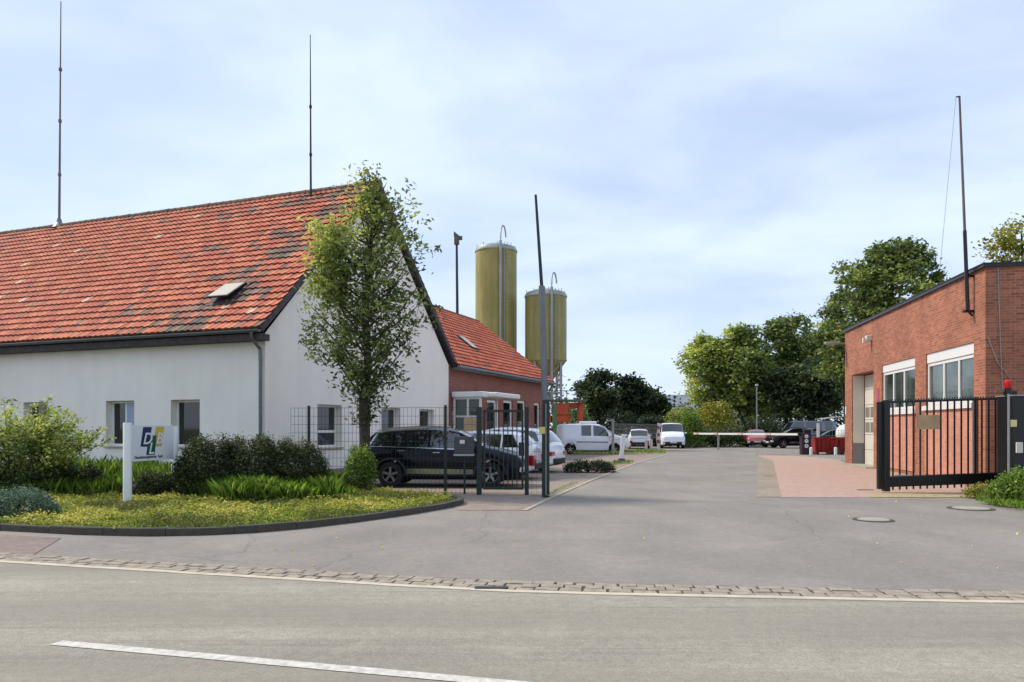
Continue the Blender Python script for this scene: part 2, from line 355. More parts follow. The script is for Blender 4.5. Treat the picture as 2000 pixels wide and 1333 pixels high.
# ---------------------------------------------------------------- building helpers (local coordinates of the building's Empty)
def wall_holes(b, O, U, Nn, L, z0, z1, holes, m=0):
    """wall face from O along U; Nn = unit vector pointing into the building; holes (u0,u1,z0,z1,depth)"""
    O, U, Nn = map(Vector, (O, U, Nn)); Z = Vector((0, 0, 1))
    us = sorted({0, L, *[h[0] for h in holes], *[h[1] for h in holes]}); zs = sorted({z0, z1, *[h[2] for h in holes], *[h[3] for h in holes]})
    flip = U.cross(Z).dot(Nn) > 0
    def q(*p): b.quad(*(p if not flip else p[::-1]), m)
    P = lambda u, z, d=0: O + U * u + Z * z + Nn * d
    for a, c in zip(us, us[1:]):
        for e, f in zip(zs, zs[1:]):
            mu, mz = (a + c) / 2, (e + f) / 2
            if any(h[0] < mu < h[1] and h[2] < mz < h[3] for h in holes): continue
            q(P(a, e), P(c, e), P(c, f), P(a, f))
    for u0, u1, e, f, d in holes:
        q(P(u0, e), P(u0, f), P(u0, f, d), P(u0, e, d)); q(P(u1, e, d), P(u1, f, d), P(u1, f), P(u1, e))
        q(P(u0, f), P(u1, f), P(u1, f, d), P(u0, f, d)); q(P(u0, e, d), P(u1, e, d), P(u1, e), P(u0, e))
def window(parent, O, U, Nn, u0, u1, z0, z1, d, mull=(), fr=.07, rail=None, sill=True, gm='glass', sm='white', name='window', box=0, tilt=0):
    """white frame in an opening, glass pane(s) and sill as sub-parts"""
    O, U, Nn = map(Vector, (O, U, Nn)); Z = Vector((0, 0, 1)); g = .006
    P = lambda u, z, dd: O + U * u + Z * z + Nn * dd
    b = MB(); f0 = d - .07; zt = z1 - box
    if box: b.frame(P(u0 + g, zt, f0 - .03), U * (u1 - u0 - 2 * g), Nn * .1, Z * (box - g))
    b.frame(P(u0 + g, z0 + g, f0), U * fr, Nn * .065, Z * (zt - z0 - 2 * g)); b.frame(P(u1 - g - fr, z0 + g, f0), U * fr, Nn * .065, Z * (zt - z0 - 2 * g))
    b.frame(P(u0 + g + fr, z0 + g, f0), U * (u1 - u0 - 2 * g - 2 * fr), Nn * .065, Z * fr); b.frame(P(u0 + g + fr, zt - g - fr, f0), U * (u1 - u0 - 2 * g - 2 * fr), Nn * .065, Z * fr)
    for mu in mull: b.frame(P(u0 + (u1 - u0) * mu - fr * .5, z0 + g + fr, f0 + .003), U * fr, Nn * .06, Z * (zt - z0 - 2 * g - 2 * fr))
    if rail: b.frame(P(u0 + g + fr, z0 + (zt - z0) * rail, f0 + .006), U * (u1 - u0 - 2 * g - 2 * fr), Nn * .055, Z * (fr * 1.3))
    w = b.build(name, M[sm], parent, bevel=.006)
    b = MB(); y = d - .03
    p = [P(u0 + .01, z0 + .01, y), P(u1 - .01, z0 + .01, y), P(u1 - .01, zt - .01, y), P(u0 + .01, zt - .01, y)]
    if U.cross(Z).dot(Nn) > 0: p = p[::-1]
    b.quad(*p); b.build('pane', M[gm], w)
    if sill:
        b = MB(); b.frame(P(u0 - .04, z0 - .05, -.06), U * (u1 - u0 + .08), Nn * (d - .02 + .06), Z * .045); b.build('sill', M['concrete'] if sill == 2 else M['white'], w)
    return w

def tile_roof(name, O, Uv, Sv, U, S, parent, tint, tw=.235, course=.355, seed=1, sub=6):
    """pantiled slope: O lower corner, Uv along the eave, Sv up the slope"""
    O, Uv, Sv = map(Vector, (O, Uv, Sv)); Nv = Uv.cross(Sv).normalized()
    if Nv.z < 0: Nv = -Nv
    nu = int(round(U / tw)); tw = U / nu; ns = int(round(S / course)); course = S / ns; r = np.random.RandomState(seed)
    us = np.arange(nu * sub + 1) * tw / sub; ph = (np.arange(nu * sub + 1) % sub) / sub
    prof = .034 * (.5 + .5 * np.cos(2 * np.pi * (ph - .15))) ** 1.6
    prof[ph > .83] *= .25
    O_, U_, S_, N_ = (np.array(v) for v in (O, Uv, Sv, Nv)); V = []; Fs = []; T = []
    n = len(us); tilt = r.uniform(-.004, .007, (ns, nu)); tl = np.repeat(tilt, sub, axis=1); tl = np.hstack([tl, tl[:, -1:]])
    for j in range(ns):
        s0 = j * course; s1 = s0 + course + .05
        for s, h in ((s0, -.012), (s0, .062), (s1, .003)):
            hh = h + prof * (1 if h > 0 else .6) + tl[j] * (1 if h > 0 else 0)
            V.append(O_ + us[:, None] * U_ + s * S_ + hh[:, None] * N_)
        base = j * 3 * n; k = np.arange(n - 1)
        for a in (0, 1):
            q = np.stack([base + a * n + k, base + a * n + k + 1, base + (a + 1) * n + k + 1, base + (a + 1) * n + k], 1); Fs.append(q)
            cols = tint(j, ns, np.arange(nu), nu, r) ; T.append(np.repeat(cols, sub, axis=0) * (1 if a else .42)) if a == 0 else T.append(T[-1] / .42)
    V = np.concatenate(V); Fs = np.concatenate(Fs); T = np.concatenate(T)
    if np.dot(np.cross(U_, S_), N_) < 0: Fs = Fs[:, ::-1]
    me = bpy.data.meshes.new(name); me.from_pydata(V.tolist(), [], Fs.tolist())
    at_ = me.attributes.new('tile', 'FLOAT_COLOR', 'FACE'); at_.data.foreach_set('color', np.hstack([T, np.ones((len(T), 1))]).astype(np.float32).ravel())
    me.polygons.foreach_set('use_smooth', [True] * len(Fs)); me.set_sharp_from_angle(angle=R(50))
    me.materials.append(M['tiles']); me.update()
    o = bpy.data.objects.new(name, me); COL.objects.link(o); o.parent = parent; return o
m, N_, L_, P_ = node_mat('clay_tiles'); a = N_.new('ShaderNodeAttribute'); a.attribute_name = 'tile'
v = mapping(N_, L_); g = rng(N_, L_, noise(N_, L_, v, 9, 4, .7), .3, .7, .8, 1.15)
x = N_.new('ShaderNodeVectorMath'); x.operation = 'SCALE'; L_.new(a.outputs['Color'], x.inputs[0]); L_.new(g, x.inputs['Scale'])
L_.new(mixc(N_, L_, rng(N_, L_, noise(N_, L_, v, 2.2, 6, .7), .56, .72, 0, .45), x.outputs[0], lin((92, 84, 66))), P_.inputs['Base Color']); P_.inputs['Roughness'].default_value = .8
M['tiles'] = m
CLAY = np.array([lin((184, 97, 68)), lin((190, 105, 74)), lin((176, 90, 65)), lin((198, 117, 83)), lin((168, 85, 63))])
MOSS = np.array([lin((96, 88, 74)), lin((78, 74, 66)), lin((122, 108, 92))])

# ---------------------------------------------------------------- white house
AZH = R(21.2); HC = Vector((-7.23, 22.08, 0)); UW = Vector((-math.cos(AZH), math.sin(AZH), 0)); VW = Vector((math.sin(AZH), math.cos(AZH), 0))
house = empty('white_house', HC, -AZH, 'long white rendered house with steep red tiled roof and gable towards the drive', 'house')
def hu(px):      # distance along the long wall
    k = (px - 1000) / F; return (HC.x - k * HC.y) / (math.cos(AZH) + k * math.sin(AZH))
def hv(px):      # distance along the gable wall
    k = (px - 1000) / F; return (k * HC.y - HC.x) / (math.sin(AZH) - k * math.cos(AZH))
WH, LH, EZ, RZ = 12.2, 34.0, 4.42, 10.62      # gable width, length, wall top, ridge height
fw = [(9.0, 10.15), (5.11, 6.33), (2.45, 3.6), (13.5, 14.7), (18, 19.2)]
gw = [(hv(620), hv(668)), (hv(745), hv(782)), (hv(820), hv(848))]
b = MB()
wall_holes(b, (0, 0, 0), (-1, 0, 0), (0, 1, 0), LH, 0, EZ, [(a, c, 1.04, 2.5, .3) for a, c in fw])
wall_holes(b, (0, 0, 0), (0, 1, 0), (-1, 0, 0), WH, 0, EZ, [(a, c, .98, 2.4, .3) for a, c in gw])
b.add([(0, 0, EZ), (0, WH, EZ), (0, WH / 2, RZ - .25)], [(0, 1, 2)]); b.add([(-LH, 0, 0), (-LH, WH, 0), (-LH, WH, EZ), (-LH, WH / 2, RZ - .25), (-LH, 0, EZ)], [(4, 3, 2, 1, 0)])
b.quad((-LH, WH, 0), (0, WH, 0), (0, WH, EZ), (-LH, WH, EZ))
b.build('wall', M['stucco'], house)
b = MB(); b.box(-LH, -.025, 0, .025, -.003, .22); b.box(.003, -.003, 0, .025, WH, .26); b.build('plinth', M['plinth'], house)
for i, (a, c) in enumerate(fw):
    window(house, (0, 0, 0), (-1, 0, 0), (0, 1, 0), a, c, 1.04, 2.5, .3, sill=2, mull=() if i != 1 else (.5,))
for i, (a, c) in enumerate(gw):
    window(house, (0, 0, 0), (0, 1, 0), (-1, 0, 0), a, c, .98, 2.4, .3, rail=.34 if i == 0 else None, sill=2)
run, rise = WH / 2 + .45, RZ - 4.5; SL = math.hypot(run, rise); sv = Vector((0, run / SL, rise / SL)); sv2 = Vector((0, -run / SL, rise / SL))
def tint_main(j, ns, k, nu, r):
    c = CLAY[r.randint(0, len(CLAY), nu)] * r.uniform(.95, 1.06, (nu, 1))
    x = k * .235; up = j / ns                     # x = metres from the gable
    band = np.abs(x - (.8 + (1 - up) * 1.9 + .5 * np.sin(j * .9))) < (.55 + .45 * np.sin(j * 1.7) + (.4 if up < .35 else 0))
    p = np.where(band, .85, .03 + .05 * (up > .86) + .02 * (up < .06))
    p = np.where((np.abs(x - 3.0) < .9) & (np.abs(up - .9) < .05), .8, p)
    p = np.where((np.abs(x - 5.6) < 1.0) & (np.abs(up - .86) < .03), .6, p); p = np.where((np.abs(x - 5.0) < .5) & (np.abs(up - .55) < .03), .7, p)
    p = np.where((np.abs(x - 5.2) < 2.0) & (np.abs(up - .13) < .025), .6, p); p = np.where((np.abs(x - 19) < 1.) & (np.abs(up - .78) < .03), .6, p)
    msk = r.rand(nu) < p; fm = r.uniform(.55, 1, (msk.sum(), 1)); c[msk] = c[msk] * (1 - fm) + MOSS[r.randint(0, 3, msk.sum())] * fm
    w = r.rand(nu) < .004; c[w] = lin((206, 176, 150)); return c
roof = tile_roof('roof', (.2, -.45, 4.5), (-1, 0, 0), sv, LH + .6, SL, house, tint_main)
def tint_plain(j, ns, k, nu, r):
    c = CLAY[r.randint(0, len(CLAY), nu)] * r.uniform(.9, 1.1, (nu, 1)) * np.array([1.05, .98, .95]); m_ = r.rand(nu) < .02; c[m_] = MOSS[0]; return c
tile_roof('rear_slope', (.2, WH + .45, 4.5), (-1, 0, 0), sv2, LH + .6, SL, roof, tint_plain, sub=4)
b = MB()
for s, y0 in ((sv, -.45), (sv2, WH + .45)):
    nn = Vector((0, -s.z, s.y)) if s.y > 0 else Vector((0, s.z, -s.y)); nn = nn if nn.z > 0 else -nn
    b.frame(Vector((.18, y0, 4.5)) - nn * .14 , Vector((-LH - .58, 0, 0)), s * (SL + .02), nn * .115)
b.build('roof_deck', M['darkwood'], roof)
b = MB(); k = 0
while k * .36 < LH + .5:
    x = .22 - k * .36; r_ = .13 + rr.uniform(-.006, .006); V = []
    for q, (xx, rd) in enumerate(((x, r_ + .012), (x - .39, r_))):
        V += [(xx, WH / 2 + math.cos(a_) * rd, RZ - .02 + math.sin(a_) * rd) for a_ in np.linspace(-.35, math.pi + .35, 9)]
    b.add(V, [(i, i + 1, i + 10, i + 9) for i in range(8)] + [tuple(range(9))[::-1]]); k += 1
b.build('ridge_tiles', pm('mossy_ridge', (112, 84, 66), .9, c2=(70, 66, 54), scale=2.5), roof, smooth=True)
b = MB()
for s, y0 in ((sv, -.45), (sv2, WH + .45)):
    p = Vector((.215, y0, 4.5)); nn = Vector((0, -s.z, s.y)); nn = nn if nn.z > 0 else -nn
    b.frame(p - nn * .14, Vector((-.035, 0, 0)), s * SL, nn * .17)
b.build('verge_board', pm('slate_verge', (86, 82, 84), .8, c2=(58, 54, 56), scale=12), roof)
b = MB(); b.box(-LH, -.40, 4.17, .16, 0.0, 4.36); b.build('eave_board', M['darkwood'], house)
b = MB(); pr = [(math.cos(a_) * .075, math.sin(a_) * .075) for a_ in np.linspace(math.pi, 2 * math.pi, 8)]
for (y0, x0) in ((-.50, .2),):
    V = []
    for xx in (x0, -LH): V += [(xx, y0 + p[0], 4.45 + p[1]) for p in pr] + [(xx, y0 + p[0] * .88, 4.455 + p[1] * .88) for p in pr[::-1]]
    n = 16; b.add(V, [(i, (i + 1) % n, n + (i + 1) % n, n + i)[::-1] for i in range(n)] + [tuple(range(n))])
b.build('gutter', M['zinc'], house, smooth=True)
b = MB(); ux = -hu(513) ; b.tube([(ux, -.50, 4.42), (ux, -.46, 4.2), (ux, -.12, 3.95), (ux, -.10, 3.7), (ux, -.10, 0.05)], .05, 10)
for z in (.9, 2.2, 3.6): b.tube([(ux, -.1, z), (ux, -.1, z + .04)], .058, 10)
b.build('downpipe', M['zinc'], house, smooth=True)
b = MB(); b.frame((-5.72, .255, 1.6), (.55, 0, 0), (0, -.02, 0), (0, 0, .82)); b.build('sash_reflection', pm('blue_reflection', (150, 166, 192), .2), house)  # flat light blue panel, a painted reflection in the upper half of the sash
# roof window of the main roof
def slope_hit(px, py, P0, nrm, org, rz):
    c, s = math.cos(-rz), math.sin(-rz)
    rot = lambda v: Vector((c * v.x - s * v.y, s * v.x + c * v.y, v.z))
    o = rot(Vector((0, 0, CH)) - org); d = rot(Vector(((px - 1000) / F, 1, (HY - py) / F)))
    t = (Vector(P0) - o).dot(nrm) / d.dot(nrm); return o + d * t
nrm = Vector((0, -sv.z, sv.y))
def roof_window(px0, px1, py0, py1, P0, Uv, Sv, nrm, org, rz, parent, lid=0, cm='offwhite'):
    c0 = slope_hit((px0 + px1) / 2, (py0 + py1) / 2, P0, nrm, org, rz); w, h = .95, 1.15
    o = c0 - Uv * w / 2 - Sv * h / 2 - nrm * .02
    b = MB(); b.frame(o - Uv * .1 - Sv * .14, Uv * (w + .2), Sv * (h + .26), nrm * .07); q = b.build('roof_window', M['zinc'], parent)
    b = MB(); tl = (Sv * math.cos(lid) - nrm * -math.sin(lid)).normalized() if lid else Sv
    b.frame(o + nrm * (.085 + (.02 if lid else 0)), Uv * w, tl * h, nrm * .05); b.build('roof_window_sash', M['zinc'], q)
    b = MB(); b.frame(o + Uv * .07 + tl * .07 + nrm * (.137 + (.02 if lid else 0)), Uv * (w - .14), tl * (h - .14), nrm * .004); b.build('pane', cm, q)
    return q
M['lidglass'] = pm('pale_blind', (190, 182, 160), .3, var=.08)
# sash hinged at its top: bottom edge pushed out
def sash_window(px, py, P0, Uv, Sv, nrm, org, rz, parent, w, h, out, mat):
    c0 = slope_hit(px, py, P0, nrm, org, rz); o = c0 - Uv * w / 2 - Sv * h / 2
    b = MB(); b.frame(o - Uv * .1 - Sv * .12 - nrm * .02, Uv * (w + .2), Sv * (h + .24), nrm * .09); q = b.build('roof_window', M['darkwood'], parent)
    bot = o + nrm * (.08 + out); top = o + Sv * h + nrm * .08; d = top - bot
    n2 = Uv.cross(d).normalized(); n2 = n2 if n2.z > 0 else -n2
    b = MB(); b.frame(bot, Uv * w, d, n2 * .05); s_ = b.build('sash', M['black'], q)
    b = MB(); b.frame(bot + Uv * .05 + d * .04 + n2 * .052, Uv * (w - .1), d * .92, n2 * .006); b.build('pane', mat, q)
sash_window(448, 577, (0, -.45, 4.5), Vector((-1, 0, 0)), sv, nrm, HC, -AZH, roof, .85, 1.0, .17, M['lidglass'])

# ---------------------------------------------------------------- brick extension behind the gable
EO = HC + VW * WH
ext = empty('brick_extension', EO, -AZH, 'red brick wing with lower orange tiled roof joined behind the white gable', 'building')
EL = hv(1070) - WH; X0 = -.06
ev = lambda px: hv(px) - WH
tw_ = [(ev(953), ev(972), .25, 3.05), (ev(985), ev(1003), .25, 3.1), (ev(1012), ev(1028), .25, 3.15), (ev(1045), ev(1056), .25, 3.1), (.5, 1.6, .05, 2.4)]
b = MB(); wall_holes(b, (X0, 0.02, 0), (0, 1, 0), (-1, 0, 0), EL, 0, 4.45, [(*h, .16) for h in tw_])
b.quad((X0, EL + .02, 0), (-9.7, EL + .02, 0), (-9.7, EL + .02, 4.45), (X0, EL + .02, 4.45)); b.add([(X0, EL + .02, 4.45), (-9.7, EL + .02, 4.45), (-4.87, EL + .02, 8.2)], [(0, 1, 2)])
b.quad((-9.7, EL, 0), (-9.7, .02, 0), (-9.7, .02, 4.45), (-9.7, EL, 4.45))
b.build('wall', M['brick_ext'], ext)
for i, h in enumerate(tw_):
    if i < 4: window(ext, (X0, .02, 0), (0, 1, 0), (-1, 0, 0), *h, .14, fr=.14, rail=.3 if i else .25, sill=False)
    else: window(ext, (X0, .02, 0), (0, 1, 0), (-1, 0, 0), *h, .14, fr=.1, rail=.4, sill=False, name='door')
er, ez = 5.12, 8.45 - 4.45; es = math.hypot(er, ez); s1 = Vector((-er / es, 0, ez / es)); s2 = Vector((er / es, 0, ez / es))
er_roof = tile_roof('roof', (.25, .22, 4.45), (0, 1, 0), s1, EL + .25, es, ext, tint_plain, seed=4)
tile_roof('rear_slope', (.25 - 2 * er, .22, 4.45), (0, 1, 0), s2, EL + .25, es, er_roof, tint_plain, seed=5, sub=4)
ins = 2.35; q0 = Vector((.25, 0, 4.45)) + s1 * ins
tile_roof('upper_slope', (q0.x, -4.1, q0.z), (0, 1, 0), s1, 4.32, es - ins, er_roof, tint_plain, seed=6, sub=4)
b = MB()
for s, x0 in ((s1, .25), (s2, .25 - 2 * er)):
    nn = Vector((s.z, 0, -s.x)); nn = nn if nn.z > 0 else -nn
    b.frame(Vector((x0, .23, 4.45)) - nn * .14, Vector((0, EL + .22, 0)), s * es, nn * .12)
    b.frame(Vector((x0, EL + .46, 4.45)) - nn * .15, Vector((0, .03, 0)), s * es, nn * .2)
b.build('roof_deck', M['darkwood'], er_roof)
b = MB(); b.tube([(.25 - er, -4.1, 8.44), (.25 - er, EL + .5, 8.44)], .12, 10); b.build('ridge_tiles', pm('ridge_clay', (150, 84, 62), .9, c2=(100, 76, 62)), er_roof, smooth=True)
b = MB(); b.tube([(.36, .3, 4.36), (.36, EL + .45, 4.36)], .07, 10); b.bar((.16, .3, 4.28), (.16, EL + .3, 4.28), .3, .1); b.build('gutter', M['zinc'], ext, smooth=True)
b = MB(); b.tube([(.36, EL + .2, 4.34), (.1, EL + .1, 4.0), (.04, EL + .1, 3.8), (.04, EL + .1, .05)], .05, 8); b.build('downpipe', M['zinc'], ext, smooth=True)
en = Vector((s1.z, 0, -s1.x)); en = en if en.z > 0 else -en
sash_window(912, 672, (.25, 0, 4.45), Vector((0, 1, 0)), s1, en, EO, -AZH, er_roof, .8, 1.1, .0, M['lidglass'])
# glazed porch in the corner
porch = empty('glazed_porch', EO + Vector((0, 0, 0)), -AZH, 'white framed glazed entrance porch with flat white canopy against the brick wing', 'porch')
b = MB(); b.box(.0, .28, 2.98, 1.55, 2.6, 3.24); b.box(.9, .9, 3.0, 1.95, 3.9, 3.22)
b.build('canopy', M['white'], porch, bevel=.05)
b = MB()
for x in (.04, .7, 1.3): b.box(x, .42, .0, x + .09, .51, 2.98)
for z in (.0, 1.45, 2.1, 2.9): b.box(.05, .425, z, 1.36, .50, z + .08)
b.box(1.3, 2.3, 0, 1.39, 2.39, 2.98); b.build('frame', M['white'], porch)
b = MB(); b.box(.06, .455, .08, 1.32, .47, 2.9); b.build('pane', M['glass2'], porch)
b = MB(); b.box(.55, .40, 1.2, 1.36, .418, 2.08); b.build('beige_panel', pm('beige', (196, 168, 132), .7), porch)

# masts on the roofs
def mast(name, base, top, r0, r1, label, mat, joints=(), cat='mast', lean=None):
    t = empty(name, base, 0, label, cat); d = Vector(top) - Vector(base)
    b = MB(); n = 6; pts = [d * (i / n) for i in range(n + 1)]; b.tube(pts, [r0 + (r1 - r0) * i / n for i in range(n + 1)], 8); b.build('pole', mat, t, smooth=True)
    return t
def ridge_pt(u, y=WH / 2): return HC + UW * u + VW * y
p = ridge_pt(16.3); m1 = mast('antenna_mast', (p.x, p.y, RZ + .05), at(119, 3, p.y), .055, .02, 'tall thin mast on the ridge at the left end of the white house', M['rust'])
lean1 = (at(119, 3, p.y).x - p.x) / (at(119, 3, p.y).z - RZ)
for z in (2.2, 4.6, 6.9): b = MB(); b.tube([(lean1 * z, 0, z), (lean1 * z, 0, z + .12)], .07, 8); b.build('clamp', M['rust'], m1)
b = MB(); b.lathe([(.3, -.12), (.12, .12), (.08, .3)], 12); b.build('roof_flashing', M['zinc'], m1)
p = ridge_pt(2.6, WH / 2 - .35); m2 = mast('antenna_mast', (p.x, p.y, RZ - .35), at(606, 68, p.y), .045, .015, 'dark thin mast on the ridge near the gable, behind the young tree', M['black'])
lean2 = (at(606, 68, p.y).x - p.x) / (at(606, 68, p.y).z - RZ + .35)
for z in (1.6, 3.4): b = MB(); b.tube([(lean2 * z, 0, z), (lean2 * z, 0, z + .1)], .055, 8); b.build('clamp', M['black'], m2)
p = EO + Vector((math.cos(AZH), -math.sin(AZH), 0)) * (-4.9) + VW * (hv(893) - WH + 5.6)
p = at(893.5, 835, 45.6); m3 = mast('siren_mast', (p.x, p.y, 7.6), at(892, 478, 45.6), .09, .07, 'dark mast with a siren head rising behind the brick wing roof', M['black'])
top = at(892, 478, 45.6) - Vector((p.x, p.y, 7.6))
b = MB(); b.box(top.x - .15, -.15, top.z, top.x + .15, .15, top.z + .5); b.add([(top.x - .17, -.15, top.z + .5), (top.x + .17, -.15, top.z + .5), (top.x - .17, -.15, top.z + .78), (top.x - .17, .15, top.z + .5), (top.x + .17, .15, top.z + .5), (top.x - .17, .15, top.z + .78)], [(0, 1, 2), (5, 4, 3), (0, 2, 5, 3), (1, 4, 5, 2)])
b.box(top.x + .15, -.1, top.z + .28, top.x + .34, .1, top.z + .5); b.build('siren_head', pm('siren', (92, 88, 76), .6), m3, bevel=.02)

# ---------------------------------------------------------------- silos
M['silo'] = pm('silo_yellow', (166, 156, 92), .55, c2=(146, 138, 70), scale=.45, streak=.6, sc=(96, 92, 50), ss=(1.6, 1.6, .12))
M['silotop'] = pm('silo_top', (168, 178, 172), .5, c2=(136, 142, 130))
def silo(px, d, topy, boty, r, label, arch_px):
    z1 = CH + (HY - topy) / F * d; z0 = CH + (HY - boty) / F * d; base = at(px, HY, d)
    t = empty('silo', (base.x, base.y, 0), R(6), label, 'silo', 'yellow storage silos')
    b = MB(); prof = [(r, z0), (r, z1 - .45)]; zz = z0
    b.lathe([(r, z0), (r * 1.004, (z0 + z1) / 2), (r, z1 - .35)], 40, cap=False); b.build('tank', M['silo'], t, smooth=True)
    b = MB(); b.lathe([(.18, z0 - 2.1), (.2, z0 - 1.95), (r * .96, z0 - .1), (r + .03, z0 - .03), (r + .03, z0 + .05)], 40, cap=True); b.build('cone', M['silo'], t, smooth=True)
    b = MB(); b.lathe([(r + .05, z1 - .42), (r + .05, z1 - .3), (r * .94, z1 - .08), (r * .55, z1 + .14), (.05, z1 + .22)], 40); b.build('dome', M['silotop'], t, smooth=True)
    for a in np.linspace(0, 2 * math.pi, 9)[:-1]: b = MB(); b.tube([(r * .93 * math.cos(a), r * .93 * math.sin(a), z1 - .1), (r * .93 * math.cos(a), r * .93 * math.sin(a), z1 + .12)], .025, 6); b.build('rail_stub', M['steel'], t)
    for k in range(4):
        a = math.pi / 4 + k * math.pi / 2; x, y = (r * .9) * math.cos(a), (r * .9) * math.sin(a)
        b = MB(); b.bar((x, y, 0), (x, y, z0 + .25), .16, .16, up=(0, 1, 0)); b.build('leg', M['steel'], t)
        a2 = a + math.pi / 2; x2, y2 = (r * .9) * math.cos(a2), (r * .9) * math.sin(a2)
        b = MB(); b.bar((x, y, z0 - .3), (x2, y2, z0 - 2.2), .06, .06); b.bar((x2, y2, z0 - .3), (x, y, z0 - 2.2), .06, .06); b.bar((x, y, z0 - 2.4), (x2, y2, z0 - 2.4), .08, .08)
        b.bar((x, y, z0 - 2.5), (x2, y2, z0 - 4.3), .05, .05); b.build('brace', M['steel'], t)
    # filling pipe climbing the front and bending over the dome, ladder beside it
    xp = .12 * r; b = MB(); b.tube([(xp, -r - .12, z0 - 3.2), (xp, -r - .12, z1 + .1)], .1, 10)
    arc = [(xp + .22 - .22 * math.cos(a), -r - .12 + .5 * math.sin(a / 2), z1 + .3 + arch_px * math.sin(a)) for a in np.linspace(0, math.pi * .95, 9)]
    b.tube([(xp, -r - .12, z1 + .1)] + arc, .055, 8); b.build('filling_pipe', M['steel'], t, smooth=True)
    b = MB()
    for dx in (.28, .52): b.tube([(xp + dx, -r - .1, z0 - .4), (xp + dx, -r - .1, z1)], .022, 6)
    z = z0
    while z < z1: b.bar((xp + .28, -r - .1, z), (xp + .52, -r - .1, z), .02, .02); z += .3
    b.build('ladder', M['steel'], t)
    return t
silo(969, 57, 483, 720, 1.56, 'taller of the two yellow silos, rising behind the brick wing roof', 1.0)
silo(1066, 56, 571, 705, 1.54, 'shorter of the two yellow silos, with open legs right of the brick wing', .9)
# green-legged orange machine under the silos
mc = at(1100, HY, 57); mach = empty('loading_machine', (mc.x - .1, mc.y - 3.0, 0), R(4), 'orange steel loading machine with green legs beneath the shorter silo', 'machine')
b = MB()
for x0, x1 in ((-1.5, -1.05), (-.95, .35)): b.box(x0, -.6, 2.0, x1, .6, 2.5)
b.box(-1.5, -.5, .9, .4, .5, 1.6); b.box(-.9, -.7, 2.55, .2, .55, 3.35); b.box(-1.5, -.3, 2.5, -1.1, .3, 3.2); b.build('hopper', M['orange'], mach, bevel=.03)
b = MB(); b.box(.95, -.3, .2, 1.3, .3, 3.45); b.box(.35, -.2, 3.0, 1.0, .2, 3.4); b.build('column', M['orange'], mach, bevel=.03)
b = MB(); b.box(-.95, -.85, 0, -.68, -.62, 3.3); b.bar((.2, -.7, 3.1), (1.0, -.7, .9), .18, .1); b.build('leg', M['green'], mach)
b = MB(); b.box(-1.7, -.9, 3.5, 1.5, .9, 3.62); b.box(-1.7, -.9, 4.2, 1.5, -.85, 4.25); b.box(-1.7, -.9, 3.6, -1.65, -.85, 4.2); b.box(0, -.9, 3.6, .05, -.85, 4.2); b.box(1.45, -.9, 3.6, 1.5, -.85, 4.2); b.build('walkway', pm('walk', (88, 104, 78), .7), mach)
# ---------------------------------------------------------------- brick garage on the right
AZB = R(9.64); BO = Vector((12.94, 20.6, 0)); DB = Vector((math.sin(AZB), math.cos(AZB), 0))
gar = empty('brick_garage', BO, -AZB, 'flat roofed red brick garage with wide white framed windows behind the sliding gate', 'garage')
def bs(px):
    k = (px - 1000) / F; return (k * BO.y - BO.x) / (math.sin(AZB) - k * math.cos(AZB))
LB, ZB = 14.3, 6.02
hd = (bs(1706), bs(1664), .0, 3.98, .62); hA = (bs(1787), bs(1722), 2.28, 4.07, .16); hB = (bs(1902), bs(1808), 2.36, 4.07, .16)
b = MB(); wall_holes(b, (0, 0, 0), (0, 1, 0), (1, 0, 0), LB, 0, ZB, [hd, hA, hB])
wall_holes(b, (0, 0, 0), (1, 0, 0), (0, 1, 0), 11, 0, ZB, [])
b.quad((11, 0, 0), (11, LB, 0), (11, LB, ZB), (11, 0, ZB)); b.quad((0, LB, 0), (0, LB, ZB), (11, LB, ZB), (11, LB, 0))
b.build('wall', M['brick_long'], gar)
b = MB(); b.box(-.08, -.08, ZB, 11.08, LB + .08, ZB + .09); b.build('roof', M['black'], gar)
b = MB(); b.box(-.1, -.1, ZB + .09, 11.1, LB + .1, ZB + .115); b.build('roof_edge', M['darkwood'], gar)
window(gar, (0, 0, 0), (0, 1, 0), (1, 0, 0), hA[0], hA[1], hA[2], hA[3], .14, mull=(.36, .68), fr=.1, box=.3, gm='glass2')
window(gar, (0, 0, 0), (0, 1, 0), (1, 0, 0), hB[0], hB[1], hB[2], hB[3], .14, mull=(.33, .64), fr=.1, box=.32, gm='glass2')
for h in (hA, hB):
    b = MB(); b.frame((-.1, h[0] - .08, h[2] - .16), (.24, 0, 0), (0, h[1] - h[0] + .16, 0), (0, 0, .14)); b.build('window_sill', M['white'], gar)
M['brick_pale'] = brickmat('brick_pale_pink', (206, 140, 116), (190, 120, 98), (190, 156, 136), .25, .077, .008, stain=.3, dirt=(150, 104, 84))
b = MB(); b.frame((-.03, hA[0], .12), (.027, 0, 0), (0, hA[1] - hA[0], 0), (0, 0, 2.0)); b.frame((-.03, hB[0], .12), (.027, 0, 0), (0, hB[1] - hB[0], 0), (0, 0, 2.07)); b.build('parapet_panel', M['brick_pale'], gar)
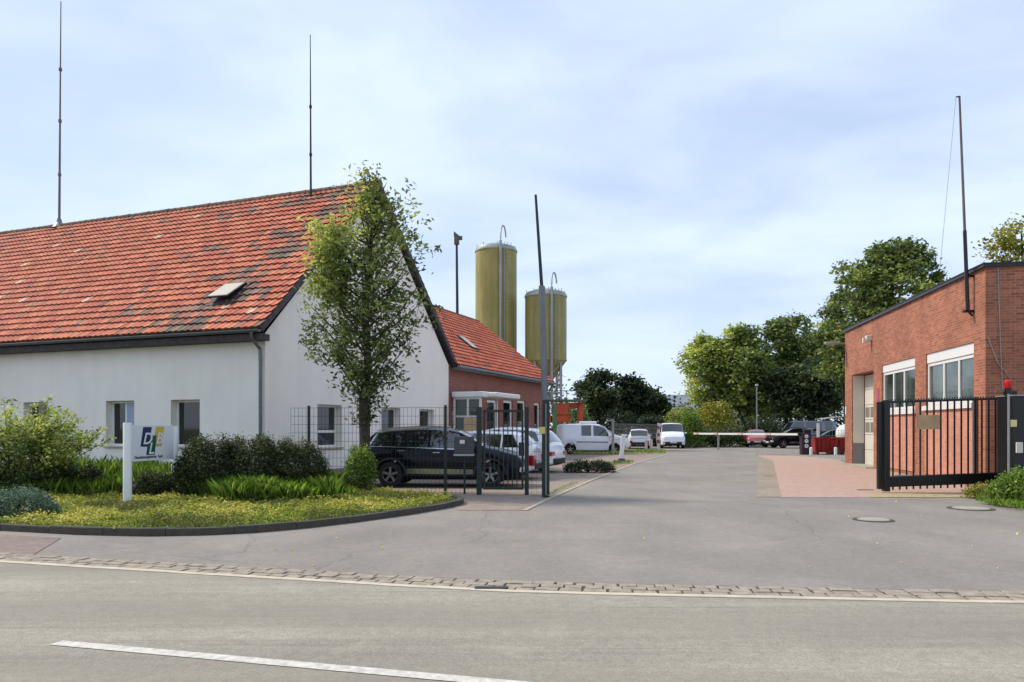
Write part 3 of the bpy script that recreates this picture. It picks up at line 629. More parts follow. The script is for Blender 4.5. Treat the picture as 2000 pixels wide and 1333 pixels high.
# sectional door
b = MB(); y0, y1 = hd[0] + .06, hd[1] - .06
for k in range(6):
    z = .02 + k * .655; b.box(.52, y0, z, .58, y1, z + .64)
dr = b.build('garage_door', M['offwhite'], gar, bevel=.01)
b = MB()
for k in (2, 3):
    z = .02 + k * .655
    for i in range(4): yy = y0 + .12 + i * (y1 - y0 - .1) / 4; b.box(.512, yy, z + .1, .53, yy + (y1 - y0) / 4 - .16, z + .54)
b.build('pane', pm('door_pane', (128, 124, 114), .25), dr)
b = MB(); b.box(.05, hd[1] - .03, 0.95, .5, hd[1] - .004, 3.95); b.build('door_jamb', M['offwhite'], gar)
b = MB(); b.box(.05, hd[1] - .03, .0, .5, hd[1] - .004, .945); b.build('door_jamb_base', M['plinth'], gar)
b = MB(); b.box(-.35, hd[0] - .2, -.05, .6, hd[1] + .2, .035); b.build('door_threshold', M['concrete'], gar)
b = MB(); y = bs(1909); b.tube([(-.07, y, 2.5), (-.07, y, .1)], .06, 10); b.build('downpipe', M['zinc'], gar, smooth=True)
b = MB(); b.tube([(.3, -.03, ZB), (.36, -.03, 4.0), (.42, -.03, 2.6)], .012, 5); b.tube([(.05, -.03, 4.1), (.3, -.03, 3.4), (.66, -.03, 2.9)], .012, 5); b.build('cable', M['steel'], gar)
b = MB(); y = bs(1702); z = CH + (HY - 658) / F * 30.2; b.box(-.22, y - .12, z - .1, -.003, y + .12, z + .12); b.box(-.34, y - .07, z - .2, -.12, y + .07, z + .02); b.build('alarm_box', M['offwhite'], gar, bevel=.02)
b = MB(); b.box(-.02, bs(1715) - .14, 2.55, -.004, bs(1715) + .14, 3.2); b.build('pink_notice', pm('pink', (178, 82, 106), .6), gar)
b = MB(); b.box(-.02, LB - .25, 2.25, -.004, LB - .1, 2.6); b.build('small_notice', M['white'], gar)
lp = BO + DB * (LB - .05); la = empty('wall_lamp', (lp.x - .0, lp.y, CH + (HY - 672) / F * 34.7), 0, 'grey lamp on a short arm at the far top corner of the brick garage', 'lamp')
b = MB(); b.tube([(-.02, 0, 0), (-.35, 0, .02)], .03, 6); b.build('arm', M['steel'], la); b = MB(); b.box(-.95, -.12, -.04, -.3, .12, .08); b.build('lamp_head', M['steel'], la, bevel=.03)
# mast on its wall
mb_ = BO + DB * .75; mx0 = mb_.x - .16
t = empty('garage_mast', (mx0, mb_.y, 5.0), 0, 'leaning aerial mast clamped to the near corner of the brick garage', 'mast')
tp = at(1874, 190, mb_.y) - Vector((mx0, mb_.y, 5.0)); tp.y = 0
b = MB(); b.tube([Vector((0, 0, -.02)), tp * .37], [.055, .05], 8, cap=True); b.build('lower_pole', M['black'], t, smooth=True)
b = MB(); b.tube([tp * .37, tp], [.038, .028], 8); b.build('pole', M['rust'], t, smooth=True)
b = MB(); b.box(-.12, -.06, -.1, .16, .06, -.03); b.tube([(0, 0, -.05), (.13, 0, -.2)], .03, 6); b.build('clamp', M['black'], t); b = MB(); b.box(-.02, -.04, .9, .16, .04, .96); b.build('clamp', M['black'], t); b = MB(); b.bar((tp.x - .1, 0, tp.z), (tp.x + .02, 0, tp.z + .02), .03, .03); b.build('pulley_arm', M['black'], t)
b = MB(); b.tube([(tp.x - .1, 0, tp.z), (-.62, .3, 1.2)], .006, 4); b.build('guy_wire', M['steel'], t)

# ---------------------------------------------------------------- sliding gate
gt = empty('sliding_gate', (9.28, 19.1, 0), 0, 'black barred sliding gate with heavy bottom beam in front of the brick garage', 'gate')
GW = 3.42; sl = .035
zt = lambda x: 2.28 + sl * x * .9; zb0 = lambda x: .42 + sl * x
b = MB(); b.box(.12, -.1, .03, .26, .08, 2.34); b.box(0, -.02, .08, .09, .1, 2.3); b.build('end_post', M['black'], gt, bevel=.012)
b = MB(); b.bar((.2, 0, .27), (GW, 0, .27 + sl * GW), .16, .27); b.build('bottom_beam', M['black'], gt, bevel=.02)
b = MB(); b.bar((.2, 0, zt(.2)), (GW, 0, zt(GW)), .06, .06); b.build('top_rail', M['black'], gt, bevel=.008)
nb = 17
for i in range(nb):
    x = .2 + (i + 1) * (GW - .3) / (nb + 1); b = MB(); b.box(x - .016, -.016, .05 + sl * x, x + .016, .016, zt(x) - .03); b.build('bar', M['black'], gt)
b = MB(); n = 46
for i in range(n): x = .3 + i * (GW - .4) / n; b.box(x - .01, -.01, zt(x) + .03, x + .01, .01, zt(x) + .07)
b.build('top_teeth', M['black'], gt)
b = MB(); b.box(.38, -.09, .42, .75, -.083, .45); b.build('maker_plate', M['steel'], gt)
sg = MB(); sg.box(.98, -.045, 1.60, 1.54, -.022, 1.96); o = sg.build('notice_board', pm('tan_board', (190, 162, 122), .8, c2=(176, 138, 108), scale=3), loc=(9.28, 19.1, 0)); tag(o, 'tan square notice board fixed to the bars of the black gate', 'sign')
po = empty('gate_post', (12.42, 18.95, 0), 0, 'pair of thick black guide posts at the right end of the sliding gate', 'post')
for dx in (0, .2):
    b = MB(); b.box(dx - .05, -.05, 0, dx + .05, .05, 2.5); b.build('upright', M['black'], po, bevel=.01)
b = MB(); b.box(-.05, -.05, 2.5, .25, .05, 2.56); b.build('cap', M['black'], po)
lpst = empty('sensor_post', (at(1970, HY, 17.4).x, 17.4, 0), 0, 'slim galvanised post with a yellow light beside the black cabinet', 'post')
b = MB(); b.tube([(0, 0, 0), (0, 0, 2.42)], .025, 8); b.build('tube', M['steel'], lpst, smooth=True)
b = MB(); b.box(.03, -.04, 1.66, .17, .02, 1.82); b.build('yellow_light', pm('yel_light', (226, 214, 140), .4), lpst, bevel=.01)
cab = empty('gate_cabinet', (at(1979, HY, 17.6).x, 17.6, 0), 0, 'black gate motor cabinet at the right edge of the picture', 'cabinet')
b = MB(); b.box(0, 0, .0, 1.6, .6, 2.38); b.build('body', M['black'], cab, bevel=.02)
b = MB(); b.box(.05, -.05, 1.05, .2, -.003, 1.3); b.build('keypad', M['offwhite'], cab, bevel=.01)
b = MB(); b.box(-.02, -.03, 2.38, 1.62, .62, 2.41); b.build('lid', M['steel'], cab)
wl = empty('warning_lamp', (at(1973, HY, 17.75).x - .02, 17.8, 2.40), 0, 'red warning lamp standing on the black gate cabinet', 'lamp')
b = MB(); b.lathe([(.085, .0), (.085, .16), (.05, .17)], 14); b.build('base', M['black'], wl, smooth=True)
b = MB(); b.lathe([(.075, .17), (.085, .2), (.085, .34), (.05, .37)], 14); b.build('lens', M['redlamp'], wl, smooth=True)
b = MB(); b.bar((-.3, 0, .1), (-.1, 0, .12), .07, .05); b.build('bracket', M['rust'], wl)

# ---------------------------------------------------------------- left gate, mesh fence, flag pole
ped = empty('pedestrian_gate', G(936, 966), R(-3), 'narrow dark green barred gate between two posts beside the black parked estate', 'gate')
PW = 1.17
b = MB(); b.box(-.06, -.06, 0, .06, .06, 2.15); b.build('post', M['green_metal'], ped, bevel=.008)
b = MB(); b.box(PW - .05, -.05, 0, PW + .05, .05, 2.15); b.build('post', M['green_metal'], ped, bevel=.008)
b = MB(); b.box(.1, -.025, 2.02, PW - .08, .025, 2.08); b.box(.1, -.025, .12, PW - .08, .025, .18); b.box(.1, -.025, .18, .15, .025, 2.02); b.box(PW - .13, -.025, .18, PW - .08, .025, 2.02); b.build('leaf_frame', M['green_metal'], ped)
for i in range(7):
    x = .15 + (i + 1) * (PW - .28) / 8; b = MB(); b.box(x - .012, -.012, .18, x + .012, .012, 2.02); b.build('bar', M['green_metal'], ped)
b = MB(); b.box(PW - .2, -.05, .95, PW - .06, .05, 1.28); b.build('lock_box', M['black'], ped, bevel=.01)
def mesh_panel(name, w, h, parent, x0=0, z0=.03, dx=.1, dz=.2, r=.0055, mat='green_metal', z1=None):
    b = MB(); n = int(w / dx)
    for i in range(n + 1): b.box(x0 + i * w / n - r / 2, -r / 2, z0, x0 + i * w / n + r / 2, r / 2, h)
    k = int((h - z0) / dz)
    for i in range(k + 1):
        z = z0 + i * (h - z0) / k; b.box(x0, -r * 1.6, z - r * .7, x0 + w, -r * .55, z + r * .7); b.box(x0, r * .55, z - r * .7, x0 + w, r * 1.6, z + r * .7)
    o = b.build(name, M[mat], parent); return o
f0, f1 = Vector((at(568, HY, 19.2).x, 19.2, 0)), G(930, 966)
fn = empty('mesh_fence', f0, math.atan2(f1.y - f0.y, f1.x - f0.x), 'dark green wire mesh fence running behind the young tree and shrubs', 'fence')
FL = (f1 - f0).length; mesh_panel('mesh', FL, 2.14, fn)
for px in (603, 722, 871):
    xx = (px - 568) / (930 - 568) * FL; b = MB(); b.box(xx - .03, .02, 0, xx + .03, .07, 2.2); b.build('post', M['green_metal'], fn)
m_h = G(1034, 970); hp = empty('narrow_fence', m_h, R(2), 'short dark mesh panel between the narrow gate and the tall pole', 'fence')
mesh_panel('mesh', .36, 2.1, hp, x0=.06)
fp = empty('flag_pole', G(1066, 971), 0, 'tall two-stage grey pole rising from a dark green gate post', 'pole')
b = MB(); b.box(-.085, -.085, 0, .085, .085, 2.3); b.build('green_post', M['green_metal'], fp, bevel=.01)
b = MB(); b.tube([(-.02, .0, 2.3), (-.10, .0, 5.0)], [.075, .07], 12); b.tube([(.04, .1, 1.9), (-.04, .1, 5.0)], .03, 8); b.build('lower_tube', M['zinc'], fp, smooth=True)
b = MB(); b.tube([(-.09, 0, 4.9), (-.24, 0, 7.16)], [.042, .03], 8); b.build('upper_tube', M['black'], fp, smooth=True)
b = MB(); b.box(-.16, -.1, 1.5, -.02, -.088, 1.66); b.build('yellow_tag', M['yellow'], fp)
b = MB(); b.tube([(.0, -.09, .05), (.0, -.09, 2.2)], .012, 6); b.build('cable_tube', M['steel'], fp)
lb = empty('letter_box', (at(907, HY, 18.6).x, 18.55, 0), 0, 'dark grey letter box on the mesh fence left of the narrow gate', 'letter box')
b = MB(); b.box(-.24, -.16, 1.0, .24, .1, 1.42); b.build('box', pm('dark_box', (62, 60, 66), .4), lb, bevel=.015)
b = MB(); b.box(-.25, -.175, .95, .25, .1, .998); b.build('lower_edge', M['steel'], lb)
b = MB(); b.box(-.10, -.165, 1.25, .02, -.161, 1.34); b.build('name_plate', M['offwhite'], lb)
b = MB(); b.box(-.025, .11, 0, .025, .15, 1.4); b.build('stand', M['green_metal'], lb)

# ---------------------------------------------------------------- company sign
sa = G(249, 991); sb2 = at(341, HY, 17.3); rz = math.atan2(sb2.y - sa.y, sb2.x - sa.x); BLn = (Vector((sb2.x, sb2.y, 0)) - sa).length
sign = empty('company_sign', sa, rz, 'white board with blue, green and yellow letter logo between two white posts', 'sign')
b = MB(); b.lathe([(.085, 0), (.085, 1.73), (.08, 1.745)], 24); b.build('post', M['white'], sign, smooth=True)
b = MB(); b.lathe([(.075, -.0), (.075, 1.66), (.07, 1.675)], 24, o=(BLn, 0, 0)); b.build('post', M['white'], sign, smooth=True)
bd = MB(); bd.box(.09, -.02, .93, BLn - .08, .02, 1.70); bd = bd.build('board', pm('sign_board', (226, 229, 234), .35, var=.05), sign, bevel=.004)
b = MB(); b.box(-.25, -.2, -.0, .35, .2, .09); b.build('footing', M['concrete'], sign, bevel=.01)
def text(body, size, parent, loc, mat, shear=0, off=0, sx=1, name='lettering', rot=(R(90), 0, 0), ext_=.0012, align='LEFT'):
    cu = bpy.data.curves.new('t', 'FONT'); cu.body = body; cu.size = size; cu.shear = shear; cu.offset = off; cu.extrude = ext_; cu.align_x = align
    ob = bpy.data.objects.new('t', cu); COL.objects.link(ob); dg = bpy.context.evaluated_depsgraph_get(); me = bpy.data.meshes.new_from_object(ob.evaluated_get(dg))
    bpy.data.objects.remove(ob); me.materials.clear(); me.materials.append(mat); me.name = name
    o = bpy.data.objects.new(name, me); COL.objects.link(o); o.parent = parent; o.location = loc; o.rotation_euler = rot; o.scale = (sx, 1, 1); return o
# logo unit: photo overlay proportions, 360 wide x 218 high
LW = .86; ks_ = LW / 360; lx, lz = .42, 1.06
def para(pts, y, name, mat, parent):
    b = MB(); n = len(pts); V = [(lx + p[0] * ks_, y, lz + (218 - p[1]) * ks_ * 1.13) for p in pts]; V2 = [(v[0], y + .003, v[2]) for v in V]
    b.add(V + V2, [tuple(range(n)), tuple(range(n, 2 * n))[::-1]] + [(i, i + n, (i + 1) % n + n, (i + 1) % n) for i in range(n)]); return b.build(name, mat, parent)
MBl = pm('logo_blue', (24, 34, 92), .4); MG = pm('logo_green', (12, 88, 66), .4); MY = pm('logo_yellow', (222, 192, 42), .4); MW = pm('logo_white', (225, 228, 232), .4); MK = pm('logo_ink', (46, 50, 66), .5)
for nm, pts, mt, y in (('blue_field', [(38, 0), (165, 0), (125, 150), (0, 150)], MBl, -.0245), ('yellow_field', [(235, 0), (360, 0), (322, 150), (197, 150)], MY, -.0245), ('green_field', [(122, 68), (238, 68), (207, 218), (84, 218)], MG, -.028)):
    xs_ = [p[0] for p in pts]; ys_ = [p[1] for p in pts]; cx_, cy_ = sum(xs_) / 4, sum(ys_) / 4
    para([(cx_ + (x - cx_) * 1.035, cy_ + (y2 - cy_) * 1.035) for x, y2 in pts], y + .0015, nm + '_outline', MK, bd)
    para(pts, y, nm, mt, bd)
for ch, px_, py_, s_ in (('D', 22, 132, 1.25), ('L', 106, 212, 1.2), ('B', 222, 132, 1.2)):
    text(ch, 128 * ks_ * 1.13, bd, (lx + px_ * ks_, -.033, lz + (218 - py_) * ks_ * 1.13), MW, shear=.28, off=.006, sx=s_, name='letter')
text('Dienstleistungsbetrieb  Stadt', .088, bd, (.2, -.024, .985), MK, off=.0014, sx=1.0, name='lettering')

# ---------------------------------------------------------------- vehicles
def interp(pts, x):
    if x <= pts[0][0]: return pts[0][1]
    for (a, b), (c, d) in zip(pts, pts[1:]):
        if x <= c: return b + (d - b) * (x - a) / (c - a) if c > a else d
    return pts[-1][1]
M['tyre'] = pm('tyre', (20, 20, 21), .85); M['rim'] = pm('alloy', (160, 162, 165), .3, .7, var=.1); M['under'] = pm('underbody', (12, 12, 12), .9)
M['cladding'] = pm('plastic_trim', (26, 27, 28), .6); M['lampw'] = pm('headlamp', (205, 210, 215), .1, .2); M['lampr'] = pm('tail_lamp', (150, 16, 22), .15, coat=.6)
M['carglass'] = pm('car_glass', (16, 22, 24), .03, coat=1, spec=.9); M['chrome'] = pm('chrome', (200, 202, 205), .15, .9, var=.05); M['plate'] = pm('number_plate', (214, 214, 208), .4)
PAINT = {}
def paint(n, c, rough=.28, metal=0.0):
    if n not in PAINT: PAINT[n] = pm(n, c, rough, metal, var=.04, coat=.8 if max(c) > 60 else .22, spec=.5 if max(c) > 60 else .1)
    return PAINT[n]
def car(label, loc, head, L, Wd, top, belt, wx, wr, mat, side, wsh=None, rwin=None, tumble=.36, zc=.22, cat='car', group=None, clad=False, rails=False, seams=(), chrome=False, tail='side', name='parked_car', hl=True, grille=True, rimkind=5, roofbox=None):
    t = empty(name, loc, head, label, cat, group); wd = Wd / 2; ra = wr * 1.17
    T = lambda x: interp(top, x); B = lambda x: min(interp(belt, x), T(x) - .035)
    xe = L / 2
    def hw(x):
        e = max(0, (abs(x) - (xe - .55)) / .55); return wd * (1 - .22 * e ** 2.4)
    def sec(x):
        w = hw(x); tz, bz = T(x), B(x); e = max(0, (abs(x) - (xe - .35)) / .35); zb = zc + .10 * e
        for q in wx:
            if abs(x - q) < ra: zb = max(zb, wr + math.sqrt(ra * ra - (x - q) ** 2) * .98)
        zb = min(zb, bz - .08); h = tz - bz; rw = w - .05 - tumble * max(0, h) - .03
        mid = max(zb + .04, zb + (bz - zb) * .55)
        return [(0, zb), (w - .09, zb), (w - .012, min(zb + .05, mid - .01)), (w, mid), (w - .012, bz - .09 * min(1, (bz - zb) / .5)), (w - .055, bz), (rw, tz - min(.05, h * .45)), (rw - .13, tz - .008), (0, tz + .02)]
    xs = set(np.linspace(-xe, xe, 41).round(4)) | {round(p[0], 4) for p in top} | {xe - .03, -xe + .03}
    for q in wx: xs |= {round(q + ra * s, 4) for s in (-1.001, -.985, -.94, -.86, -.72, -.55, -.35, -.15, .15, .35, .55, .72, .86, .94, .985, 1.001)}
    xs = sorted(x for x in xs if -xe <= x <= xe); V = []; Fc = []; Mi = []; n = 9
    for x in xs:
        s = sec(x)
        V += [(x, -y, z) for y, z in s] + [(x, y, z) for y, z in s]
    for i in range(len(xs) - 1):
        a, c = i * 2 * n, (i + 1) * 2 * n
        for k in range(n - 1):
            Fc.append((a + k, c + k, c + k + 1, a + k + 1)); Mi.append(1 if k == 0 else 0)
            Fc.append((a + n + k, a + n + k + 1, c + n + k + 1, c + n + k)); Mi.append(1 if k == 0 else 0)
    for i, fl in ((0, False), (len(xs) - 1, True)):
        a = i * 2 * n; ring = [a + k for k in range(n)] + [a + n + k for k in range(n - 1, 0, -1)]; ring = [q for j, q in enumerate(ring)]
        Fc.append(tuple(ring) if fl else tuple(ring[::-1])); Mi.append(0)
    b = MB(); b.V = V; b.F = [tuple(q) for q in Fc]; b.M = Mi; body = b.build('body', [mat, M['under']], t, smooth=True, angle=32)
    def sidept(x, k0, k1, f, s, off):
        q = sec(x); y = q[k0][0] + (q[k1][0] - q[k0][0]) * f; z = q[k0][1] + (q[k1][1] - q[k0][1]) * f; return (x, s * (y + off), z)
    def patch(b, x0, x1, k0, f0, k1, f1, s, off=.005, nx=10, rake0=0, rake1=0):
        P0 = []; P1 = []
        for i in range(nx + 1):
            u = i / nx; xa = x0 + (x1 - x0) * u; xb = (x0 + rake0) + (x1 + rake1 - x0 - rake0) * u
            P0.append(sidept(xa, k0, k0 + 1, f0, s, off)); P1.append(sidept(xb, k1, k1 + 1, f1, s, off))
        o = len(b.V); b.V += P0 + P1; m_ = nx + 1
        for i in range(nx): q = (o + i, o + i + 1, o + m_ + i + 1, o + m_ + i); b.F.append(q if s < 0 else q[::-1]); b.M.append(0)
    def strip_(b, x0, x1, ka, fa, kb, fb, s, off=.006):
        patch(b, x0, x1, ka, fa, kb, fb, s, off)
    for s in (-1, 1):
        for w_ in side:
            b = MB(); patch(b, w_[0], w_[1], 5, .07, 5, .93, s, .005, 12, w_[2] if len(w_) > 2 else 0, w_[3] if len(w_) > 3 else 0); b.build('side_window', M['carglass'], t)
    def topglass(name, x0, x1, ins=.06):
        b = MB(); nx = 8; V0 = []
        for i in range(nx + 1):
            x = x0 + (x1 - x0) * i / nx; q = sec(x); dz = (T(x + .01) - T(x - .01)) / .02; nn = math.hypot(1, dz); ox, oz = -dz / nn * .008, 1 / nn * .008
            ye = q[6][0] - ins * .35; z6 = q[6][1]; z7 = q[7][1]; z8 = q[8][1]
            V0 += [(x + ox, -ye, z6 + oz + .012), (x + ox, -(q[7][0]), z7 + oz), (x + ox, 0, z8 + oz), (x + ox, q[7][0], z7 + oz), (x + ox, ye, z6 + oz + .012)]
        Fq = [(i * 5 + k, (i + 1) * 5 + k, (i + 1) * 5 + k + 1, i * 5 + k + 1) for i in range(nx) for k in range(4)]
        b.add(V0, Fq); b.build(name, M['carglass'], t, smooth=True)
    if wsh: topglass('windscreen', *wsh)
    if rwin: topglass('rear_window', *rwin)
    b = MB()
    for s in (-1, 1):
        for x in seams: patch(b, x - .006, x + .006, 2, .9, 5, .0, s, .0025, 1)
    if seams: b.build('door_seam', M['under'], body)
    b = MB()
    for s in (-1, 1):
        for x in seams[:-1] if len(seams) > 1 else seams: p = sidept(x + .12, 4, 5, .1, s, .02); b.box(p[0], min(p[1], p[1] - s * .03), p[2] - .035, p[0] + .2, max(p[1], p[1] - s * .03), p[2] - .01)
    if seams: b.build('door_handle', M['chrome'] if chrome else mat, body, bevel=.006)
    if chrome:
        b = MB(); xa, xb = side[0][0] - .05, side[-1][1] + .05
        for s in (-1, 1): patch(b, xa, xb, 5, .0, 5, .05, s, .008, 24); patch(b, xa + .25, xb - .75, 5, .96, 5, 1., s, .008, 24); patch(b, xa - .02, xa + .02, 5, .0, 5, .97, s, .008, 4, .2, .24); patch(b, wx[0] + ra + .05, wx[1] - ra - .05, 2, .25, 2, .6, s, .012, 10)
        b.build('chrome_trim', M['chrome'], body)
    if name == 'delivery_car':
        b = MB()
        for s in (-1, 1): patch(b, wx[0] + ra + .05, wx[1] - ra - .05, 3, .1, 3, .28, s, .008, 10)
        b.build('rub_strip', M['cladding'], body)
    if clad:
        b = MB()
        for s in (-1, 1):
            patch(b, wx[0] + ra, wx[1] - ra, 1, .05, 2, .2, s, .006, 10)
            for q in wx:
                pr_ = []
                for a in np.linspace(0, math.pi, 15):
                    for r_ in (ra - .005, ra + .055): x = q + r_ * math.cos(a); z = wr + r_ * math.sin(a); pr_.append((x, s * (hw(x) + .004), z))
                o = len(b.V); b.V += pr_
                for i in range(14): f = (o + 2 * i, o + 2 * i + 1, o + 2 * i + 3, o + 2 * i + 2); b.F.append(f if s < 0 else f[::-1]); b.M.append(0)
        b.build('cladding', M['cladding'], body)
    # bumpers, lamps, plates
    for s, nm in ((1, 'front_bumper'), (-1, 'rear_bumper')):
        b = MB(); x = s * (xe - .02); b.box(min(x, x + s * .06), -hw(xe) + .10, zc + .1, max(x, x + s * .06), hw(xe) - .10, zc + .3); b.build(nm, M['cladding'], t, bevel=.025)
    zf, zr = T(xe - .02), T(-xe + .02)
    if hl:
        for s in (-1, 1):
            b = MB(); y = s * (hw(xe - .12) - .2); zz = min(zf - .1, zc + .52); b.box(xe - .22, y - .19, zz - .07, xe + .012, y + .19, zz + .07); b.build('headlight', M['lampw'], t, bevel=.03)
    if grille:
        b = MB(); zz = min(zf - .12, zc + .48); b.box(xe - .05, -hw(xe) + .42, zz - .14, xe + .014, hw(xe) - .42, zz + .06); b.build('grille', M['black'], t, bevel=.02)
    b = MB(); b.box(xe + .03, -.26, zc + .2, xe + .055, .26, zc + .31); b.build('number_plate', M['plate'], t)
    b = MB(); b.box(-xe - .03, -.26, min(zr - .35, .85), -xe - .004, .26, min(zr - .24, .96)); b.build('number_plate', M['plate'], t)
    for s in (-1, 1):
        b = MB(); zz = min(interp(belt, -xe) - .08, zr - .1); y = s * (hw(-xe) - .06)
        if tail == 'tall': b.box(-xe - .012, y - .12, zz - .3, -xe + .12, y + .1, zz + .08)
        elif tail == 'round': b.box(-xe - .02, y - .2, zz - .2, -xe + .42, y + .16, zz + .13)
        else: b.box(-xe - .012, y - .22, zz - .09, -xe + .30, y + .155, zz + .06)
        b.build('tail_light', M['lampr'], t, bevel=.03)
        b = MB(); xm = (wsh[1] if wsh else side[-1][1]) - .18; bz = interp(belt, xm); b.box(xm - .09, min(s * (wd - .02), s * (wd + .17)), bz - .0, xm + .07, max(s * (wd - .02), s * (wd + .17)), bz + .13); b.build('mirror', mat, t, bevel=.03)
    if rails:
        for s in (-1, 1):
            q0, q1 = side[0][0] + .15, side[-1][0] + .35; pts_ = [(x, s * (sec(x)[6][0] - .05), sec(x)[6][1] + .075) for x in np.linspace(q0, q1, 8)]; b = MB(); b.tube(pts_, .018, 6); b.build('roof_rail', M['chrome'], t, smooth=True)
    if roofbox: b = MB(); x0, x1, z0, z1 = roofbox; b.box(x0, -.5, z0, x1, .5, z1); b.build('roof_hatch', mat, t, bevel=.05)
    for q in wx:
        for s in (-1, 1):
            b = MB(); y = s * (wd - .135); b.lathe([(wr * .60, -.11), (wr * .93, -.11), (wr, -.07), (wr, .07), (wr * .93, .11), (wr * .60, .11)], 28, o=(0, 0, 0), ax='y', cap=False)
            w_ = b.build('wheel', M['tyre'], t, smooth=True, loc=(q, y, wr))
            b = MB(); b.lathe([(wr * .62, -.10), (wr * .62, .10)], 28, ax='y', cap=False); b.lathe([(.001, s * .03), (wr * .6, s * .03)], 28, ax='y', m=1)
            for k in range(rimkind * (1 if rimkind > 4 else 1)):
                a = 2 * math.pi * k / rimkind + .3; c_, s_ = math.cos(a), math.sin(a)
                b.bar((c_ * .03, s * .085, s_ * .03), (c_ * wr * .6, s * .095, s_ * wr * .6), .035, wr * .17, up=(-s_, 0, c_))
            b.lathe([(wr * .15, s * .07), (wr * .13, s * .11)], 12, ax='y'); b.lathe([(wr * .585, s * .1), (wr * .65, s * .108)], 28, ax='y', cap=False)
            b.build('rim', [M['rim'], M['under']], w_)
    return t
suv_top = [(-2.32, .62), (-2.30, .98), (-2.2, 1.12), (-1.98, 1.36), (-1.82, 1.52), (-1.5, 1.59), (-.8, 1.64), (-.3, 1.655), (.1, 1.635), (.5, 1.56), (.85, 1.40), (1.28, 1.12), (1.7, 1.04), (2.1, .93), (2.26, .8), (2.32, .55)]
suv_belt = [(-2.32, .9), (-2.1, 1.12), (-1.5, 1.11), (1.1, 1.02), (1.5, .95), (2.32, .7)]
car('black estate seen from the side, its nose behind the narrow green gate', (-1.95, 21.45, 0), R(-4), 4.66, 1.86, suv_top, suv_belt, (-1.33, 1.42), .355, paint('paint_dark_blue', (10, 13, 22), .2),
    [(-1.9, -1.28, .2, 0), (-1.22, -.30), (-.23, .95, 0, -.42)], (.52, 1.24), (-2.2, -1.9), chrome=True, rails=True, clad=True, seams=(-1.25, -.27, .98), name='parked_estate', cat='car')
hat_top = [(-2.15, .6), (-2.12, .95), (-2.0, 1.12), (-1.72, 1.42), (-1.45, 1.5), (-.3, 1.53), (.3, 1.5), (.65, 1.38), (1.2, 1.06), (1.7, .97), (2.02, .84), (2.15, .5)]
hat_belt = [(-2.15, .85), (-1.9, 1.0), (1.1, .94), (1.5, .9), (2.15, .66)]
car('silver estate with round red tail lamp seen through the narrow green gate', (-1.28, 24.7, 0), R(166), 4.4, 1.8, [(x * 1.02, z) for x, z in hat_top], [(x * 1.02, z) for x, z in hat_belt], (-1.28, 1.32), .32, paint('paint_silver', (208, 211, 218), .3, .0),
    [(-1.75, -1.2, .22, 0), (-1.14, -.2), (-.13, .95, 0, -.4)], (.4, 1.2), (-2.05, -1.75), seams=(-1.17, -.16, .98), tail='round')
suv2 = [(x * .97, z * 1.0) for x, z in suv_top]
car('white crossover with slim red tail lamps, parked beside the silver estate', (-.35, 28.6, 0), R(157), 4.52, 1.84, suv2, [(x * .97, z) for x, z in suv_belt], (-1.28, 1.4), .35, paint('paint_white', (226, 230, 236), .3),
    [(-1.8, -1.25, .2, 0), (-1.18, -.28), (-.2, .95, 0, -.42)], (.52, 1.2), (-2.14, -1.82), clad=True, seams=(-1.22, -.24, .98))
mpv_top = [(-2.1, .5), (-2.09, 1.55), (-2.02, 1.78), (-1.8, 1.84), (.0, 1.87), (.5, 1.82), (.85, 1.68), (1.35, 1.2), (1.8, 1.08), (2.02, .9), (2.1, .5)]
mpv_belt = [(-2.1, 1.1), (1.2, 1.06), (1.6, .98), (2.1, .7)]
car('white high roofed delivery car with a roof hatch, side on behind the crossover', at(1153, 835, 47) - Vector((0, 0, CH)), R(-1), 4.2, 1.82, mpv_top, mpv_belt, (-1.3, 1.4), .31, paint('paint_white', (226, 230, 236)),
    [(-.62, -.02), (.12, 1.12, 0, -.30)], (.55, 1.3), None, tumble=.14, seams=(-.7, .05, 1.15), name='delivery_car', cat='van', roofbox=(-.7, .35, 1.86, 2.02), tail='tall')
car('white compact car nosing out behind the high roofed delivery car', at(1172, 835, 51.5) - Vector((0, 0, CH)), R(-3), 4.0, 1.76, [(x * .93, z * 1.04) for x, z in hat_top], [(x * .93, z * 1.04) for x, z in hat_belt], (-1.2, 1.22), .31, paint('paint_white', (226, 230, 236)),
    [(-1.6, -1.1, .2, 0), (-1.05, -.18), (-.1, .9, 0, -.38)], (.4, 1.1), (-1.95, -1.6))
car('small white hatchback showing its tail, between the mesh fence and the white van', at(1247, 835, 59) - Vector((0, 0, CH)), R(82), 3.9, 1.72, [(x * .9, z * 1.0) for x, z in hat_top], [(x * .9, z) for x, z in hat_belt], (-1.2, 1.2), .30, paint('paint_white', (226, 230, 236)),
    [(-1.5, -1.05, .2, 0), (-1.0, -.18), (-.1, .88, 0, -.38)], (.4, 1.08), (-1.88, -1.56), tail='tall')
van_top = [(-2.5, .5), (-2.48, 1.7), (-2.4, 1.92), (-2.1, 1.96), (.9, 1.98), (1.2, 1.92), (1.75, 1.28), (2.2, 1.1), (2.42, .9), (2.5, .5)]
car('white panel van facing the camera at the end of the drive', at(1309, 835, 61) - Vector((0, 0, CH)), R(-96), 5.0, 1.9, van_top, [(-2.5, 1.2), (1.5, 1.16), (2.5, .8)], (-1.6, 1.6), .33, paint('paint_white', (226, 230, 236)),
    [(.4, 1.5, 0, -.3)], (1.22, 1.72), None, tumble=.12, name='panel_van', cat='van', tail='tall')
